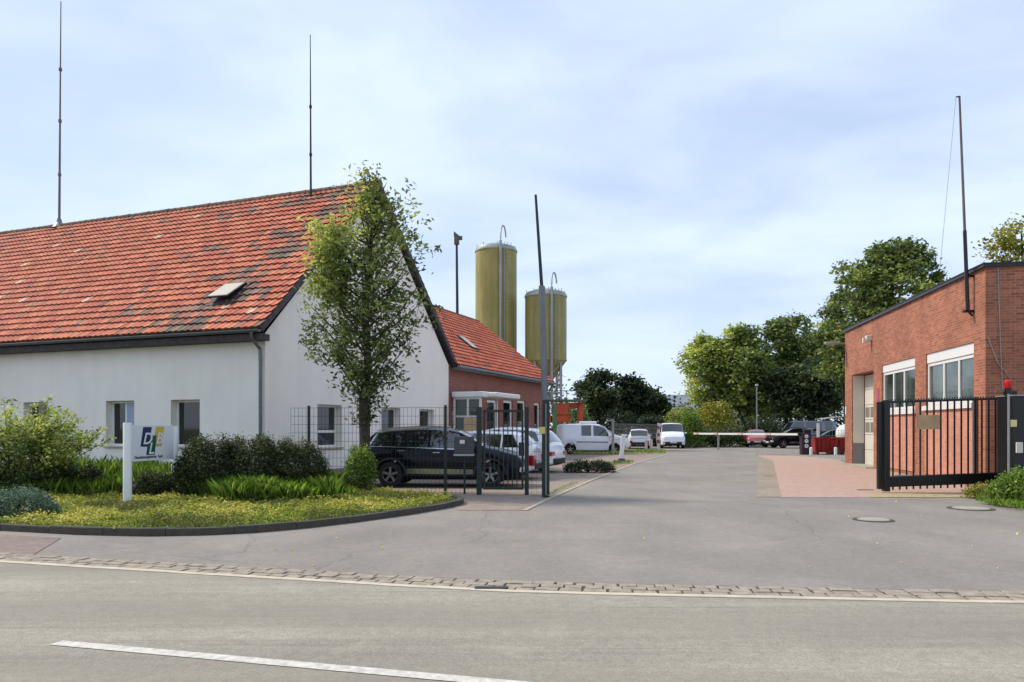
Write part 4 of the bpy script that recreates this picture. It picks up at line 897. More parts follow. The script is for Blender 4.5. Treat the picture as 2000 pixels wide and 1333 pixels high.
car('red compact car facing the camera behind the white barrier arm', at(1476, 835, 63.5) - Vector((0, 0, CH)), R(-104), 4.0, 1.75, [(x * .93, z * .96) for x, z in hat_top], [(x * .93, z * .96) for x, z in hat_belt], (-1.2, 1.22), .3, paint('paint_dull_red', (158, 72, 74)),
    [(-1.6, -1.1, .2, 0), (-1.05, -.18), (-.1, .9, 0, -.38)], (.4, 1.12), (-1.95, -1.6))
car('very dark crossover with bright alloy wheel, side on behind the barrier housing', at(1552, 835, 60.5) - Vector((0, 0, CH)), R(186), 4.5, 1.84, suv2, [(x * .97, z) for x, z in suv_belt], (-1.33, 1.36), .35, paint('paint_black_red', (26, 14, 16)),
    [(-1.8, -1.25, .2, 0), (-1.18, -.28), (-.2, .95, 0, -.42)], (.52, 1.2), (-2.14, -1.82), chrome=True, seams=(-1.22, -.24, .98))
car('blue grey van roof showing above the dark crossover', at(1572, 835, 69) - Vector((0, 0, CH)), R(178), 5.2, 1.95, [(x * 1.04, z * 1.13) for x, z in van_top], [(-2.6, 1.3), (1.5, 1.3), (2.6, .9)], (-1.6, 1.65), .34, paint('paint_blue_grey', (96, 112, 132)),
    [(-2.2, -1.3), (-1.2, .2), (.4, 1.5, 0, -.3)], (1.3, 1.8), None, tumble=.14, name='parked_van', cat='van', tail='tall')
car('dark teal estate behind the red skips', at(1632, 835, 57) - Vector((0, 0, CH)), R(176), 4.5, 1.8, [(x * 1.04, z) for x, z in hat_top], [(x * 1.04, z) for x, z in hat_belt], (-1.3, 1.34), .32, paint('paint_teal', (26, 44, 52)),
    [(-1.75, -1.2, .22, 0), (-1.14, -.2), (-.13, .95, 0, -.4)], (.4, 1.2), (-2.05, -1.75))

# ---------------------------------------------------------------- barrier, bins, posts
M['dull_band'] = pm('dull_band', (214, 186, 178), .6)
bh = G(1573, 888); ba = Vector((at(1362, 835, 58).x, 58, 0)); bp_ = at(1403, 835, 57)
br = empty('boom_barrier', bh, 0, 'long white boom barrier with a dark housing carrying three round signs', 'barrier')
b = MB(); b.box(-.29, -.22, 0, .29, .22, 1.3); b.build('housing', pm('aubergine', (48, 26, 40), .5), br, bevel=.03)
for z in (.52, .82, 1.1):
    b = MB(); b.lathe([(.115, -.235), (.115, -.222)], 18, o=(-.02, 0, z), ax='y'); d_ = b.build('round_sign', M['white'], br)
    b = MB()
    if z == .52: b.lathe([(.045, -.242), (.045, -.236)], 12, o=(-.02, 0, z), ax='y')
    elif z == .82: b.box(-.06, -.242, z - .02, .02, -.236, z + .03)
    else: b.box(-.05, -.242, z - .05, .0, -.236, z + .03)
    b.build('pictogram', MK, d_)
av = ba - bh; b = MB(); b.bar((-.15, 0, 1.22), av + Vector((0, 0, 1.16)), .10, .13); arm = b.build('arm', M['white'], br)
av_ = av.normalized()
for k in (3.2, 6.4, 9.6, 12.4): p0 = Vector((-.15, 0, 1.22)) + av_ * k; b = MB(); b.bar(p0 - Vector((0, 0, .004 * k)), p0 + av_ * .5 - Vector((0, 0, .004 * k)), .112, .142); b.build('red_band', M['dull_band'], arm)
b = MB(); b.box(-.45, -.1, 1.12, -.1, .1, 1.32); b.box(-.1, -.12, 1.3, .3, .12, 1.5); b.build('arm_mount', M['black'], br, bevel=.02)
rp = empty('barrier_rest', (bp_.x, bp_.y, 0), 0, 'thin pale support post under the free end of the barrier arm', 'post')
b = MB(); b.box(-.06, -.06, 0, .06, .06, 1.0); b.build('upright', M['steel'], rp); b = MB(); b.box(-.1, -.08, 1.0, -.06, .08, 1.12); b.box(.06, -.08, 1.0, .1, .08, 1.12); b.box(-.1, -.08, .97, .1, .08, 1.0); b.build('fork', M['steel'], rp)
def skip(loc, w, label):
    t = empty('red_skip', loc, R(-3), label, 'skip', 'red skips beside the brick garage'); b = MB(); h = 1.0
    V = [(-w / 2 + .1, -.5, .12), (w / 2 - .1, -.5, .12), (w / 2 - .1, .6, .12), (-w / 2 + .1, .6, .12), (-w / 2, -.68, h), (w / 2, -.68, h), (w / 2, .75, h), (-w / 2, .75, h)]
    b.add(V, [(0, 3, 2, 1), (0, 1, 5, 4), (1, 2, 6, 5), (2, 3, 7, 6), (3, 0, 4, 7)]); V2 = [(v[0] * .95, v[1] * .93, v[2] + .02) for v in V]; b.add(V2, [(0, 1, 2, 3), (4, 5, 1, 0), (5, 6, 2, 1), (6, 7, 3, 2), (7, 4, 0, 3)])
    for k in range(5):
        x = -w / 2 + .2 + k * (w - .4) / 4; b.bar((x * .92, -.52, .14), (x, -.71, h - .03), .05, .05)
    b.build('tub', M['red'], t); b = MB()
    b.bar((-w / 2 - .03, -.7, h), (w / 2 + .03, -.7, h), .06, .06); b.bar((-w / 2 - .03, .77, h), (w / 2 + .03, .77, h), .06, .06); b.bar((-w / 2, -.7, h), (-w / 2, .77, h), .06, .06); b.bar((w / 2, -.7, h), (w / 2, .77, h), .06, .06); b.build('rim', M['red'], t)
    for x in (-w / 2 + .25, w / 2 - .25): b = MB(); b.box(x - .06, -.5, 0, x + .06, .6, .12); b.build('foot', M['black'], t)
s0 = G(1616, 888); skip((s0.x, s0.y + .7, 0), 1.4, 'red steel skip standing left, between two short white bollards')
s0 = G(1664, 888); skip((s0.x, s0.y + .7, 0), 1.3, 'red steel skip partly hidden by the corner of the brick garage')
for px, lb_ in ((1584, 'short white bollard beside the barrier housing'), (1632, 'short white bollard between the two red skips')):
    g_ = G(px, 889); o = MB(); o.lathe([(.09, 0), (.09, .42), (.05, .46)], 14); o = o.build('bollard', M['white'], smooth=True, loc=g_); tag(o, lb_, 'bollard', 'white bollards by the skips')
wp = at(1598, 835, 50.5); yf = empty('yard_fence', (wp.x, wp.y, 0), R(-8), 'low wire fence with a white end post behind the red skips', 'fence')
b = MB(); b.box(-.08, -.05, 0, .08, .05, 1.93); b.build('post', M['white'], yf)
mesh_panel('mesh', 5, 1.8, yf, x0=.1, dx=.2, dz=.3, r=.012, mat='steel')
tk = at(1652, 835, 52); tnk = empty('water_tank', (tk.x, tk.y, 0), 0, 'white domed tank half hidden by the far corner of the brick garage', 'tank')
b = MB(); b.lathe([(.35, .7), (.55, .8), (.66, 1.1), (.62, 1.5), (.4, 1.78), (.02, 1.88)], 24); b.build('drum', M['white'], tnk, smooth=True)
b = MB(); b.box(-.5, -.4, .45, .5, .4, .7); b.box(-.45, -.35, 0, -.35, .35, .45); b.box(.35, -.35, 0, .45, .35, .45); b.build('stand', M['yellow'], tnk)
cp = at(1636, 835, 60); cn = empty('shelter', (cp.x, cp.y, 0), 0, 'small shelter with a pale flat curved roof above the dark cars', 'shelter')
b = MB(); n = 9; V = []
for i in range(n): x = -1.3 + 3.6 * i / (n - 1); z = 2.28 + .18 * math.sin(math.pi * i / (n - 1)); V += [(x, -.9, z), (x, .9, z), (x, -.9, z + .05), (x, .9, z + .05)]
f = []
for i in range(n - 1): a, c = 4 * i, 4 * i + 4; f += [(a, a + 1, c + 1, c), (a + 2, c + 2, c + 3, a + 3), (a, c, c + 2, a + 2), (a + 1, a + 3, c + 3, c + 1)]
b.add(V, f + [(0, 2, 3, 1), (4 * n - 4, 4 * n - 3, 4 * n - 1, 4 * n - 2)]); b.build('roof', pm('pale_sheet', (150, 152, 140), .5), cn)
for x in (-1.1, 2.0): b = MB(); b.box(x, -.05, 0, x + .08, .05, 2.3); b.build('post', M['steel'], cn)
# left verge: fences, beacon, lamp post
q = G(1197, 889); e2 = at(1286, 835, 54); rf = empty('lot_fence', q, math.atan2(e2.y - q.y, e2.x - q.x), 'grey wire fence with red and white end post beside the small white hatchback', 'fence')
Lf = (Vector((e2.x, e2.y, 0)) - q).length; mesh_panel('mesh', Lf, 1.85, rf, dx=.25, dz=.3, r=.014, mat='steel', z0=.9)
b = MB(); b.box(-.06, -.06, 0, .06, .06, 2.15); b.build('post', M['steel'], rf)
b = MB(); b.box(Lf - .09, -.07, 0, Lf + .09, .07, 1.95); b.build('end_post', M['white'], rf)
M['faded_red'] = pm('faded_red', (170, 70, 72), .5)
for z in (.5, 1.0, 1.5): b = MB(); b.box(Lf - .094, -.074, z, Lf + .094, .074, z + .25); b.build('red_band', M['faded_red'], rf)
b = MB(); b.bar((-1.2, -.02, 2.0), (0, 0, 2.08), .04, .04); b.build('side_rail', M['steel'], rf)
for k, px in enumerate((1262, 1272)):
    g_ = at(px, 835, 53.5); o = MB(); o.lathe([(.1, 0), (.1, .75), (.06, .8)], 12); o = o.build('marker_post', M['offwhite'], smooth=True, loc=(g_.x, g_.y, 0)); tag(o, ('left' if k == 0 else 'right') + ' one of two short pale marker posts in front of the mesh fence end', 'post', 'short marker posts')
dl = empty('beacon_post', G(1214, 905), 0, 'white plastic delineator post on a grey rubber foot, leaning slightly', 'delineator')
b = MB(); b.box(-.34, -.2, .03, .34, .2, .13); b.box(-.16, -.12, .13, .16, .12, .22); b.build('foot', pm('foot_grey', (92, 90, 98), .8), dl, bevel=.03)
for x in (-.3, .3): b = MB(); b.lathe([(.07, -.15), (.07, .15)], 10, o=(x, 0, .07), ax='y'); b.build('roller', M['rubber'], dl)
b = MB(); b.bar((-.02, 0, .2), (.10, 0, 1.32), .06, .2, up=(1, 0, 0)); b.build('paddle', M['white'], dl, bevel=.02)
st = at(1478, 835, 66); sl_ = empty('street_lamp', (st.x, st.y, 0), 0, 'thin grey lamp post in front of the large green trees', 'street lamp')
b = MB(); b.tube([(0, 0, 0), (0, 0, 5.2)], [.075, .045], 8); b.build('post', M['steel'], sl_, smooth=True); b = MB(); b.lathe([(.05, 5.2), (.16, 5.28), (.13, 5.42), (.02, 5.46)], 12); b.build('lantern', M['steel'], sl_, smooth=True)
# covers
def cover(px, py, r, label, m='concrete', z=.006, rec=False):
    g_ = G(px, py); t = empty('manhole_cover', (g_.x, g_.y, 0), 0, label, 'manhole cover')
    b = MB()
    if rec: b.box(-r, -r * .3, -.03, r, r * .3, z); b.build('grate', M['black'], t)
    else:
        b.lathe([(r * 1.28, -.03), (r * 1.28, z - .008)], 32); b.build('frame', M['kerb'], t); b = MB(); b.lathe([(r, -.02), (r, z)], 32); b.build('lid', M[m], t)
cover(1706, 1015, .27, 'round pale manhole cover with a dark ring in the drive before the gate'); cover(1896, 993, .34, 'larger flat round cover at the foot of the right hand planting')
cover(960, 1149, .17, 'dark drain grate set in the block gutter', rec=True, z=.009); cover(1500, 930, .2, 'small dark drain in the pink paving', rec=True, z=.003); cover(1690, 957, .2, 'narrow dark drain slot in the pink paving before the gate', rec=True, z=.003)
# ---------------------------------------------------------------- far building
fb = at(1320, 835, 165); t = empty('distant_hall', (fb.x, fb.y, 0), R(-5), 'far hall with a long grey roof between the trees', 'building')
b = MB(); b.box(-9, 0, 0, 16, 12, 5.6); b.build('wall', pm('pale_wall', (186, 184, 160), .9), t)
b = MB(); b.add([(-9.5, -.5, 5.6), (16.5, -.5, 5.6), (16.5, 12.5, 5.6), (-9.5, 12.5, 5.6), (-9.5, 6, 9.0), (16.5, 6, 9.0)], [(0, 1, 5, 4), (2, 3, 4, 5), (1, 2, 5), (3, 0, 4), (0, 3, 2, 1)]); b.build('roof', pm('grey_roof', (120, 128, 140), .7), t)
for x in (-5, -2, 1, 4): b = MB(); b.box(x, -.03, 3.2, x + 1.8, -.005, 4.4); b.build('window', M['glass'], t)

# ---------------------------------------------------------------- foliage
def leaf_object(name, C, size, tint, mat, parent=None, seed=1, aspect=.5, up=.35, fold=.25, jit=.35):
    r = np.random.RandomState(seed); n = len(C)
    d = r.normal(size=(n, 3)); d[:, 2] *= .6; d /= np.linalg.norm(d, axis=1)[:, None]
    nn = r.normal(size=(n, 3)); nn[:, 2] = np.abs(nn[:, 2]) + up; nn -= (nn * d).sum(1)[:, None] * d; nn /= np.linalg.norm(nn, axis=1)[:, None] + 1e-9
    s = np.cross(nn, d); L = (size * r.uniform(1 - jit, 1 + jit, n))[:, None]; wv = L * aspect * .5
    a = C - d * L * .5; c = C + d * L * .5 - nn * L * fold * .5; m1_ = C + s * wv; m2_ = C - s * wv
    V = np.stack([a, m1_, c, m2_], 1).reshape(-1, 3); me = bpy.data.meshes.new(name)
    me.vertices.add(4 * n); me.vertices.foreach_set('co', V.astype(np.float32).ravel()); me.loops.add(4 * n); me.loops.foreach_set('vertex_index', np.arange(4 * n, dtype=np.int32))
    me.polygons.add(n); me.polygons.foreach_set('loop_start', np.arange(0, 4 * n, 4, dtype=np.int32)); me.update(calc_edges=True)
    at_ = me.attributes.new('tint', 'FLOAT', 'FACE'); at_.data.foreach_set('value', np.clip(tint, 0, 1).astype(np.float32)); me.materials.append(M[mat])
    o = bpy.data.objects.new(name, me); COL.objects.link(o); o.parent = parent; return o
def spray(K, kt, per, spread, r, flat=.8):
    n = len(K); C = np.repeat(K, per, 0) + r.normal(size=(n * per, 3)) * spread * np.array([1, 1, flat]); return C, np.repeat(kt, per) + r.normal(size=n * per) * .1

# young street tree in front of the gable
tb = Vector((at(712, 835, 18.9).x, 18.9, 0)); tree = empty('young_tree', tb, 0, 'slender young tree with an upright leafy crown before the white gable', 'tree')
zz = lambda py: CH + (HY - py) / F * 18.9; xx_ = lambda px: (px - 712) / F * 18.9
OUT = [(zz(p), xx_(l), xx_(q)) for p, l, q in ((800, 690, 745), (780, 680, 775), (755, 676, 785), (720, 632, 790), (690, 610, 800), (655, 605, 812), (610, 604, 812), (570, 598, 838), (540, 598, 836), (500, 604, 822), (460, 618, 810), (425, 645, 792), (400, 684, 780), (385, 700, 752), (350, 706, 755), (322, 714, 728))]
def outl(z, side): return interp([(o_[0], o_[side]) for o_ in OUT], z)
r = np.random.RandomState(11); tz = zz(335); b = MB()
trunk = [(0, 0, 0), (.0, 0, 1.2), (-.03, 0, 2.2), (.08, .02, 3.2), (.02, 0, 4.5), (.12, .05, 5.8), (.2, 0, 7.0), (.1, 0, tz)]
b.tube(trunk, [.16, .13, .115, .10, .08, .055, .035, .012], 10)
K = []; 
def trunk_at(z):
    for p, q in zip(trunk, trunk[1:]):
        if z <= q[2]: f = (z - p[2]) / (q[2] - p[2]); return np.array(p) * (1 - f) + np.array(q) * f
    return np.array(trunk[-1])
ga = 0
for i in range(66):
    z0 = 2.15 + (tz - 2.9) * (i / 66) ** 1.05; ga += 2.4 + r.uniform(-.3, .3); p0 = trunk_at(z0)
    z1 = min(z0 + r.uniform(.55, 1.5) * (1.25 if z0 < 5.6 else .65), tz - .1); az = ga; cx = math.cos(az); xe_ = outl(z1, 2) if cx > 0 else -outl(z1, 1)
    mid_ = (outl(z1, 2) + outl(z1, 1)) / 2; half = (outl(z1, 2) - outl(z1, 1)) / 2
    rad = r.uniform(.78, 1.04); p1 = np.array([mid_ + cx * half * rad, math.sin(az) * half * rad * .95, z1])
    pm_ = p0 * .5 + p1 * .5 + np.array([0, 0, -.12]); pts = [p0, p0 * .7 + pm_ * .3 + [0, 0, -.02], pm_, p1]
    b.tube([Vector(p) for p in pts], [.035, .028, .02, .006], 5)
    ln = np.linalg.norm(p1 - p0); m_ = int(3 + ln * 4.2)
    for k in range(m_):
        f = r.uniform(.28, 1.03); p = (p0 * (1 - f) ** 2 + 2 * pm_ * f * (1 - f) + p1 * f * f); sp = .10 + .16 * f
        q = p + r.normal(size=3) * sp * np.array([1, 1, .9]); K.append(q)
        if r.rand() < .3: b.tube([Vector(p), Vector(q)], [.008, .004], 3, cap=False)
for k in range(16): zz_ = r.uniform(tz - 1.2, tz + .12); K.append(np.array([.13 + r.normal() * .11, r.normal() * .12, zz_]))
for k in range(34): a_ = r.uniform(1.75, 2.9); K.append(np.array([.12 + r.normal() * .2, r.normal() * .2, a_]))
for k in range(150): a_ = r.uniform(4.7, 6.6); K.append(np.array([xx_(640) * r.uniform(.55, 1.15), r.normal() * .5, a_]))
b.build('trunk', M['bark'], tree, smooth=True)
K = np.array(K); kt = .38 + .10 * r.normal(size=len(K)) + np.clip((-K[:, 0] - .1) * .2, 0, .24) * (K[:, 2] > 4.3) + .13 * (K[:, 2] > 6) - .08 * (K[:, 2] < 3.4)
yk = (K[:, 0] < -.85) & (K[:, 2] > 4.9) | ((K[:, 0] < .1) & (K[:, 2] > 6.6)); kt[yk] += r.uniform(0, .45, yk.sum()) * (r.rand(yk.sum()) < .5)
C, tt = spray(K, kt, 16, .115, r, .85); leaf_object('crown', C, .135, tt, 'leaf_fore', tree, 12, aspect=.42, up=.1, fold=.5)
print('fore leaves', len(C))

def lobes(r, cx, cy, cz, rx, ry, rz_, n, lr):
    out = []
    for i in range(n):
        d = r.normal(size=3); d /= np.linalg.norm(d); f = r.uniform(.35, .95) ** .6 * .82; out.append((cx + d[0] * rx * f, cy + d[1] * ry * f, cz + d[2] * rz_ * f, lr * r.uniform(.65, 1.25) * min(rx, rz_)))
    return out
def crown_pts(r, L, per):
    P = []; T = []
    for (x, y, z, q) in L:
        n = int(per * (q ** 2)) + 4; d = r.normal(size=(n, 3)); d /= np.linalg.norm(d, axis=1)[:, None]; d[:, 2] = np.where(d[:, 2] < -.5, -d[:, 2], d[:, 2])
        rad = q * r.uniform(.5, 1.05, n) ** .7; P.append(np.array([x, y, z]) + d * rad[:, None] * np.array([1, 1, .85])); T.append(np.full(n, r.uniform(-.12, .12)))
    return np.concatenate(P), np.concatenate(T)
def big_tree(label, px, d, top, bot, wpx, mat, seed, leaf=.4, nl=34, per=18, dens=9, t0=.36, group='trees closing the yard', name='broadleaf_tree', lr=.36, trunk_r=.25, yel=0, x_off=0, gap=.85, cat='tree'):
    p = at(px, 835, d); H = CH + (HY - top) / F * d; zb = CH + (HY - bot) / F * d; rx = wpx / F * d / 2; t = empty(name, (p.x, p.y, 0), 0, label, cat, group)
    r = np.random.RandomState(seed); cz = (H + zb) / 2; rz_ = (H - zb) / 2; L = lobes(r, x_off, 0, cz, rx, rx * .8, rz_, nl, lr)
    L.append((x_off + r.uniform(-.2, .2) * rx, 0, H - rz_ * .32, rz_ * .3)); K, kt = crown_pts(r, L, dens)
    keep = (K[:, 2] < H + .2) & (K[:, 2] > max(.3, zb - .5)); K, kt = K[keep], kt[keep]
    kt = kt + t0 + .08 * r.normal(size=len(K)) + yel * np.clip(-(K[:, 0] - x_off) / rx, 0, 1)
    C, tt = spray(K, kt, per, leaf * gap, r, .7); leaf_object('crown', C, leaf, tt, mat, t, seed, aspect=.62, up=.5)
    b = MB(); b.tube([(0, 0, 0), (.05, 0, zb + .3), (x_off * .5 + .1, 0, cz), (x_off, 0, cz + rz_ * .6)], [trunk_r, trunk_r * .8, trunk_r * .5, .04], 8)
    for i in range(min(len(L), 12)):
        x, y, z, q = L[i]; z0 = max(zb * .8, z - 2.5 * rz_ * .4); b.tube([(.05, 0, min(z0, cz)), ((x) * .5, y * .5, (min(z0, cz) + z) / 2 + .1), (x, y, z)], [trunk_r * .4, trunk_r * .25, .02], 5)
    b.build('trunk', M['bark'], t, smooth=True); return t
BT = [
 ('dark bushy tree right of the orange machine, reddish at its top', 1172, 74, 722, 838, 88, 'leaf_dark', 21, dict(t0=.4)),
 ('dark tree second from the orange machine with an uneven top', 1228, 76, 733, 838, 84, 'leaf_dark', 22, dict(t0=.36)),
 ('low dark tree beside the far grey roofed hall', 1276, 78, 756, 840, 58, 'leaf_dark', 23, dict(t0=.42)),
 ('yellowing tree at the left edge of the large green group', 1388, 80, 648, 842, 120, 'leaf_mid', 24, dict(t0=.55, yel=.2)),
 ('broad green tree with a yellowish left side in the middle group', 1458, 78, 630, 835, 150, 'leaf_mid', 25, dict(t0=.42, yel=.28, nl=42)),
 ('tall dark tree at the centre of the green group', 1535, 82, 610, 830, 160, 'leaf_mid', 26, dict(t0=.38, nl=46, dens=10)),
 ('light green tree between the tall dark tree and the garage', 1612, 84, 620, 835, 130, 'leaf_mid', 27, dict(t0=.5, nl=28)),
 ('dark tree low behind the dark cars', 1580, 74, 700, 835, 130, 'leaf_dark', 28, dict(t0=.44, nl=28)),
]
for lab, px, d, top, bot, w_, mt, sd_, kw in BT: big_tree(lab, px, d, top, bot, w_, mt, sd_, **kw)
big_tree('tall round crowned tree rising above the brick garage roof', 1740, 50, 460, 730, 235, 'leaf_mid', 31, leaf=.27, nl=60, per=18, dens=15, t0=.42, lr=.28, trunk_r=.3)
big_tree('dark smaller tree showing left of the garage roof line', 1652, 56, 560, 800, 125, 'leaf_mid', 33, leaf=.26, nl=34, per=17, dens=13, t0=.36, lr=.34)
big_tree('sparse yellowing tree behind the right end of the garage', 1995, 36, 412, 640, 170, 'leaf_yel', 32, leaf=.2, nl=30, per=11, dens=14, t0=.36, lr=.3, gap=1.2, trunk_r=.16)
# woodland closing the horizon
r = np.random.RandomState(40); P = []
for i in range(150):
    x = r.uniform(-60, 75); y = r.uniform(100, 118); h = r.uniform(4, 7.5) - (1.5 if 20 < x < 40 else 0); P += [(x + r.normal() * .8, y, z_) for z_ in np.linspace(.8, h, 7)]
K = np.array(P); C, tt = spray(K, np.full(len(K), .36) + .12 * r.normal(size=len(K)), 22, .9, r); o = leaf_object('distant_woodland', C, .55, tt, 'leaf_dark', None, 41, .7); tag(o, kind='stuff')

def shrub(label, px, base, d, wpx, top, mat, seed, leaf=.06, n=300, per=12, spread=.07, t0=.4, dep=.8, name='shrub', cat='shrub', group=None, shape=1.0, aspect=.5, stems=8, droop=0, skew=0, tf=None):
    p = at(px, 835, d); H = CH + (HY - top) / F * d; rx = wpx / F * d / 2; ry = rx * dep; t = empty(name, (p.x, p.y, 0), 0, label, cat, group); r = np.random.RandomState(seed)
    ph = [r.uniform(0, 6.28, 3) for _ in range(2)]
    u = r.uniform(0, 1, n); a = r.uniform(0, 6.283, n); rad = np.sqrt(r.uniform(.1, 1, n)); top_ = 1 - .16 * (1 + np.sin(3 * a + ph[0][0])) * rad - .12 * (1 + np.sin(7 * a + ph[1][0])) * rad * .6
    hgt = H * top_ * np.sqrt(np.clip(1 - (rad * .93) ** (2.6 * shape), .05, 1)); z = .05 + (hgt - .05) * np.where(r.rand(n) < .55, r.uniform(.8, 1, n), u)
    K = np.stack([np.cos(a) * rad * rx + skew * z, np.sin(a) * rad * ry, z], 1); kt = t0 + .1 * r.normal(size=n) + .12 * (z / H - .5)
    if tf: kt = tf(K, kt, r)
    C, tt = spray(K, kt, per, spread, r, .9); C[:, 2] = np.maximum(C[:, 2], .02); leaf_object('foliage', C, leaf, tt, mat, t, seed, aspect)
    b = MB()
    for i in range(stems): j = r.randint(n); b.tube([(K[j][0] * .15, K[j][1] * .15, -.02), (K[j][0] * .55, K[j][1] * .55, K[j][2] * .6), tuple(K[j])], [.018, .012, .004], 5)
    b.build('stem', M['bark'], t); return t
SH = [
 ('bright green yellow bush right of the white van', 1350, 0, 62, 44, 800, 'leaf_vivid', dict(leaf=.2, spread=.2, n=260)),
 ('yellow green bush before the broad green tree', 1395, 0, 68, 80, 775, 'leaf_yel', dict(leaf=.24, spread=.25, n=330)),
 ('olive bush left of the barrier arm', 1330, 0, 72, 70, 790, 'leaf_mid', dict(leaf=.24, spread=.25, n=300, t0=.55)),
 ('dark reddish hedge bush under the barrier arm', 1425, 0, 63, 60, 832, 'leaf_cot', dict(leaf=.18, spread=.18, n=260)),
 ('dark hedge bush right of the barrier support', 1378, 0, 64, 60, 836, 'leaf_dark', dict(leaf=.18, spread=.18, n=240, t0=.4)),
 ('green bush behind the red compact car', 1490, 0, 69, 90, 815, 'leaf_dark', dict(leaf=.22, spread=.22, n=300, t0=.36)),
 ('dark bush behind the mesh fence and hatchback', 1215, 0, 66, 90, 800, 'leaf_dark', dict(leaf=.22, spread=.22, n=320, t0=.2)),
 ('dark bush between the hatchback and the white van', 1275, 0, 67, 60, 806, 'leaf_dark', dict(leaf=.22, spread=.22, n=280, t0=.25)),
 ('green bush behind the loading machine', 1120, 0, 64, 70, 780, 'leaf_mid', dict(leaf=.22, spread=.24, n=280, t0=.35)),
]
for i, (lab, px, bs_, d, w_, top, mt, kw) in enumerate(SH): shrub(lab, px, 0, d, w_, top, mt, 60 + i, group='bushes along the back of the yard', **kw)
shrub('low dark spreading shrub beside the white crossover', 1152, 0, 27.6, 100, 899, 'leaf_dark', 80, leaf=.06, n=420, per=14, spread=.06, t0=.25, dep=.45)
# near planting
def tf_y(K, kt, r): return kt + .5 * np.clip((K[:, 2] - .8) / .9, 0, 1) + np.where(r.rand(len(kt)) < .1, .25, 0)
sx = shrub('large loose shrub with yellowish shoots at the left edge', 15, 0, 17.2, 240, 800, 'leaf_mid', 81, leaf=.08, n=1000, per=11, spread=.075, t0=.14, dep=.6, tf=tf_y, stems=16)
# arching shoots of that shrub
r = np.random.RandomState(82); b = MB(); K = []
for k in range(44):
    x1 = r.uniform(-1.5, 2.1); z1 = 1.75 + r.uniform(-.5, .6) - .12 * abs(x1)
    if k < 12: x1, z1 = (1.1 + .11 * k, 2.3 - .07 * k + r.uniform(-.2, .1))
    p0 = np.array([x1 * .25, r.uniform(-.3, .3), .2]); p1 = np.array([x1, r.uniform(-.8, .3), z1]); pm2 = p0 * .45 + p1 * .55 + np.array([0, 0, .1])
    b.tube([Vector(p0), Vector(pm2), Vector(p1)], [.014, .009, .003], 5)
    for f in np.linspace(.35, 1, 16): K.append(p0 * (1 - f) ** 2 + 2 * pm2 * f * (1 - f) + p1 * f * f + r.normal(size=3) * .04)
K = np.array(K); C, tt = spray(K, .62 + .17 * r.normal(size=len(K)), 10, .055, r); leaf_object('shoot_leaves', C, .085, tt, 'leaf_mid', sx, 83, .5); b.build('shoot', M['bark'], sx)
shrub('low blue green variegated shrub by the kerb at the left edge', 30, 0, 13.3, 160, 950, 'leaf_blue', 84, leaf=.045, n=700, per=14, spread=.045, t0=.4, dep=.8, aspect=.45)
shrub('dark dense shrub directly right of the company sign', 408, 0, 17.3, 142, 843, 'leaf_cot', 85, leaf=.055, n=1500, per=13, spread=.065, t0=.36, dep=.8, group='dark shrubs in a row before the house')
shrub('dark dense shrub in the middle of the row before the house', 495, 0, 17.6, 140, 840, 'leaf_cot', 86, leaf=.055, n=1500, per=13, spread=.065, t0=.38, dep=.8, group='dark shrubs in a row before the house')
shrub('dark dense shrub at the fence end of the row', 575, 0, 17.7, 128, 850, 'leaf_cot', 87, leaf=.055, n=1350, per=13, spread=.065, t0=.38, dep=.8, group='dark shrubs in a row before the house')
shrub('small dark reddish shrub between the two sign posts', 298, 0, 17.0, 80, 915, 'leaf_cot', 88, leaf=.05, n=420, per=12, spread=.05, t0=.3, dep=.7)
shrub('dark ragged shrub left of the sign under the loose shrub', 150, 0, 18.0, 120, 905, 'leaf_cot', 93, leaf=.055, n=500, per=12, spread=.06, t0=.15, dep=.5)
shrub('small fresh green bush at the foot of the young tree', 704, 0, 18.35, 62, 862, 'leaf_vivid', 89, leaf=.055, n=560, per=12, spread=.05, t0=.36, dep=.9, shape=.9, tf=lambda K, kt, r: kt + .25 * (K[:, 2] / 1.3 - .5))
shrub('leafy yellow green plant at the right edge below the gate cabinet', 2004, 0, 15.9, 130, 918, 'leaf_vivid', 90, leaf=.075, n=620, per=11, spread=.07, t0=.42, dep=.9)
shrub('low weedy plant under the right end of the gate beam', 1925, 0, 17.6, 80, 948, 'leaf_cover', 91, leaf=.05, n=260, per=10, spread=.06, t0=.3, dep=.5)
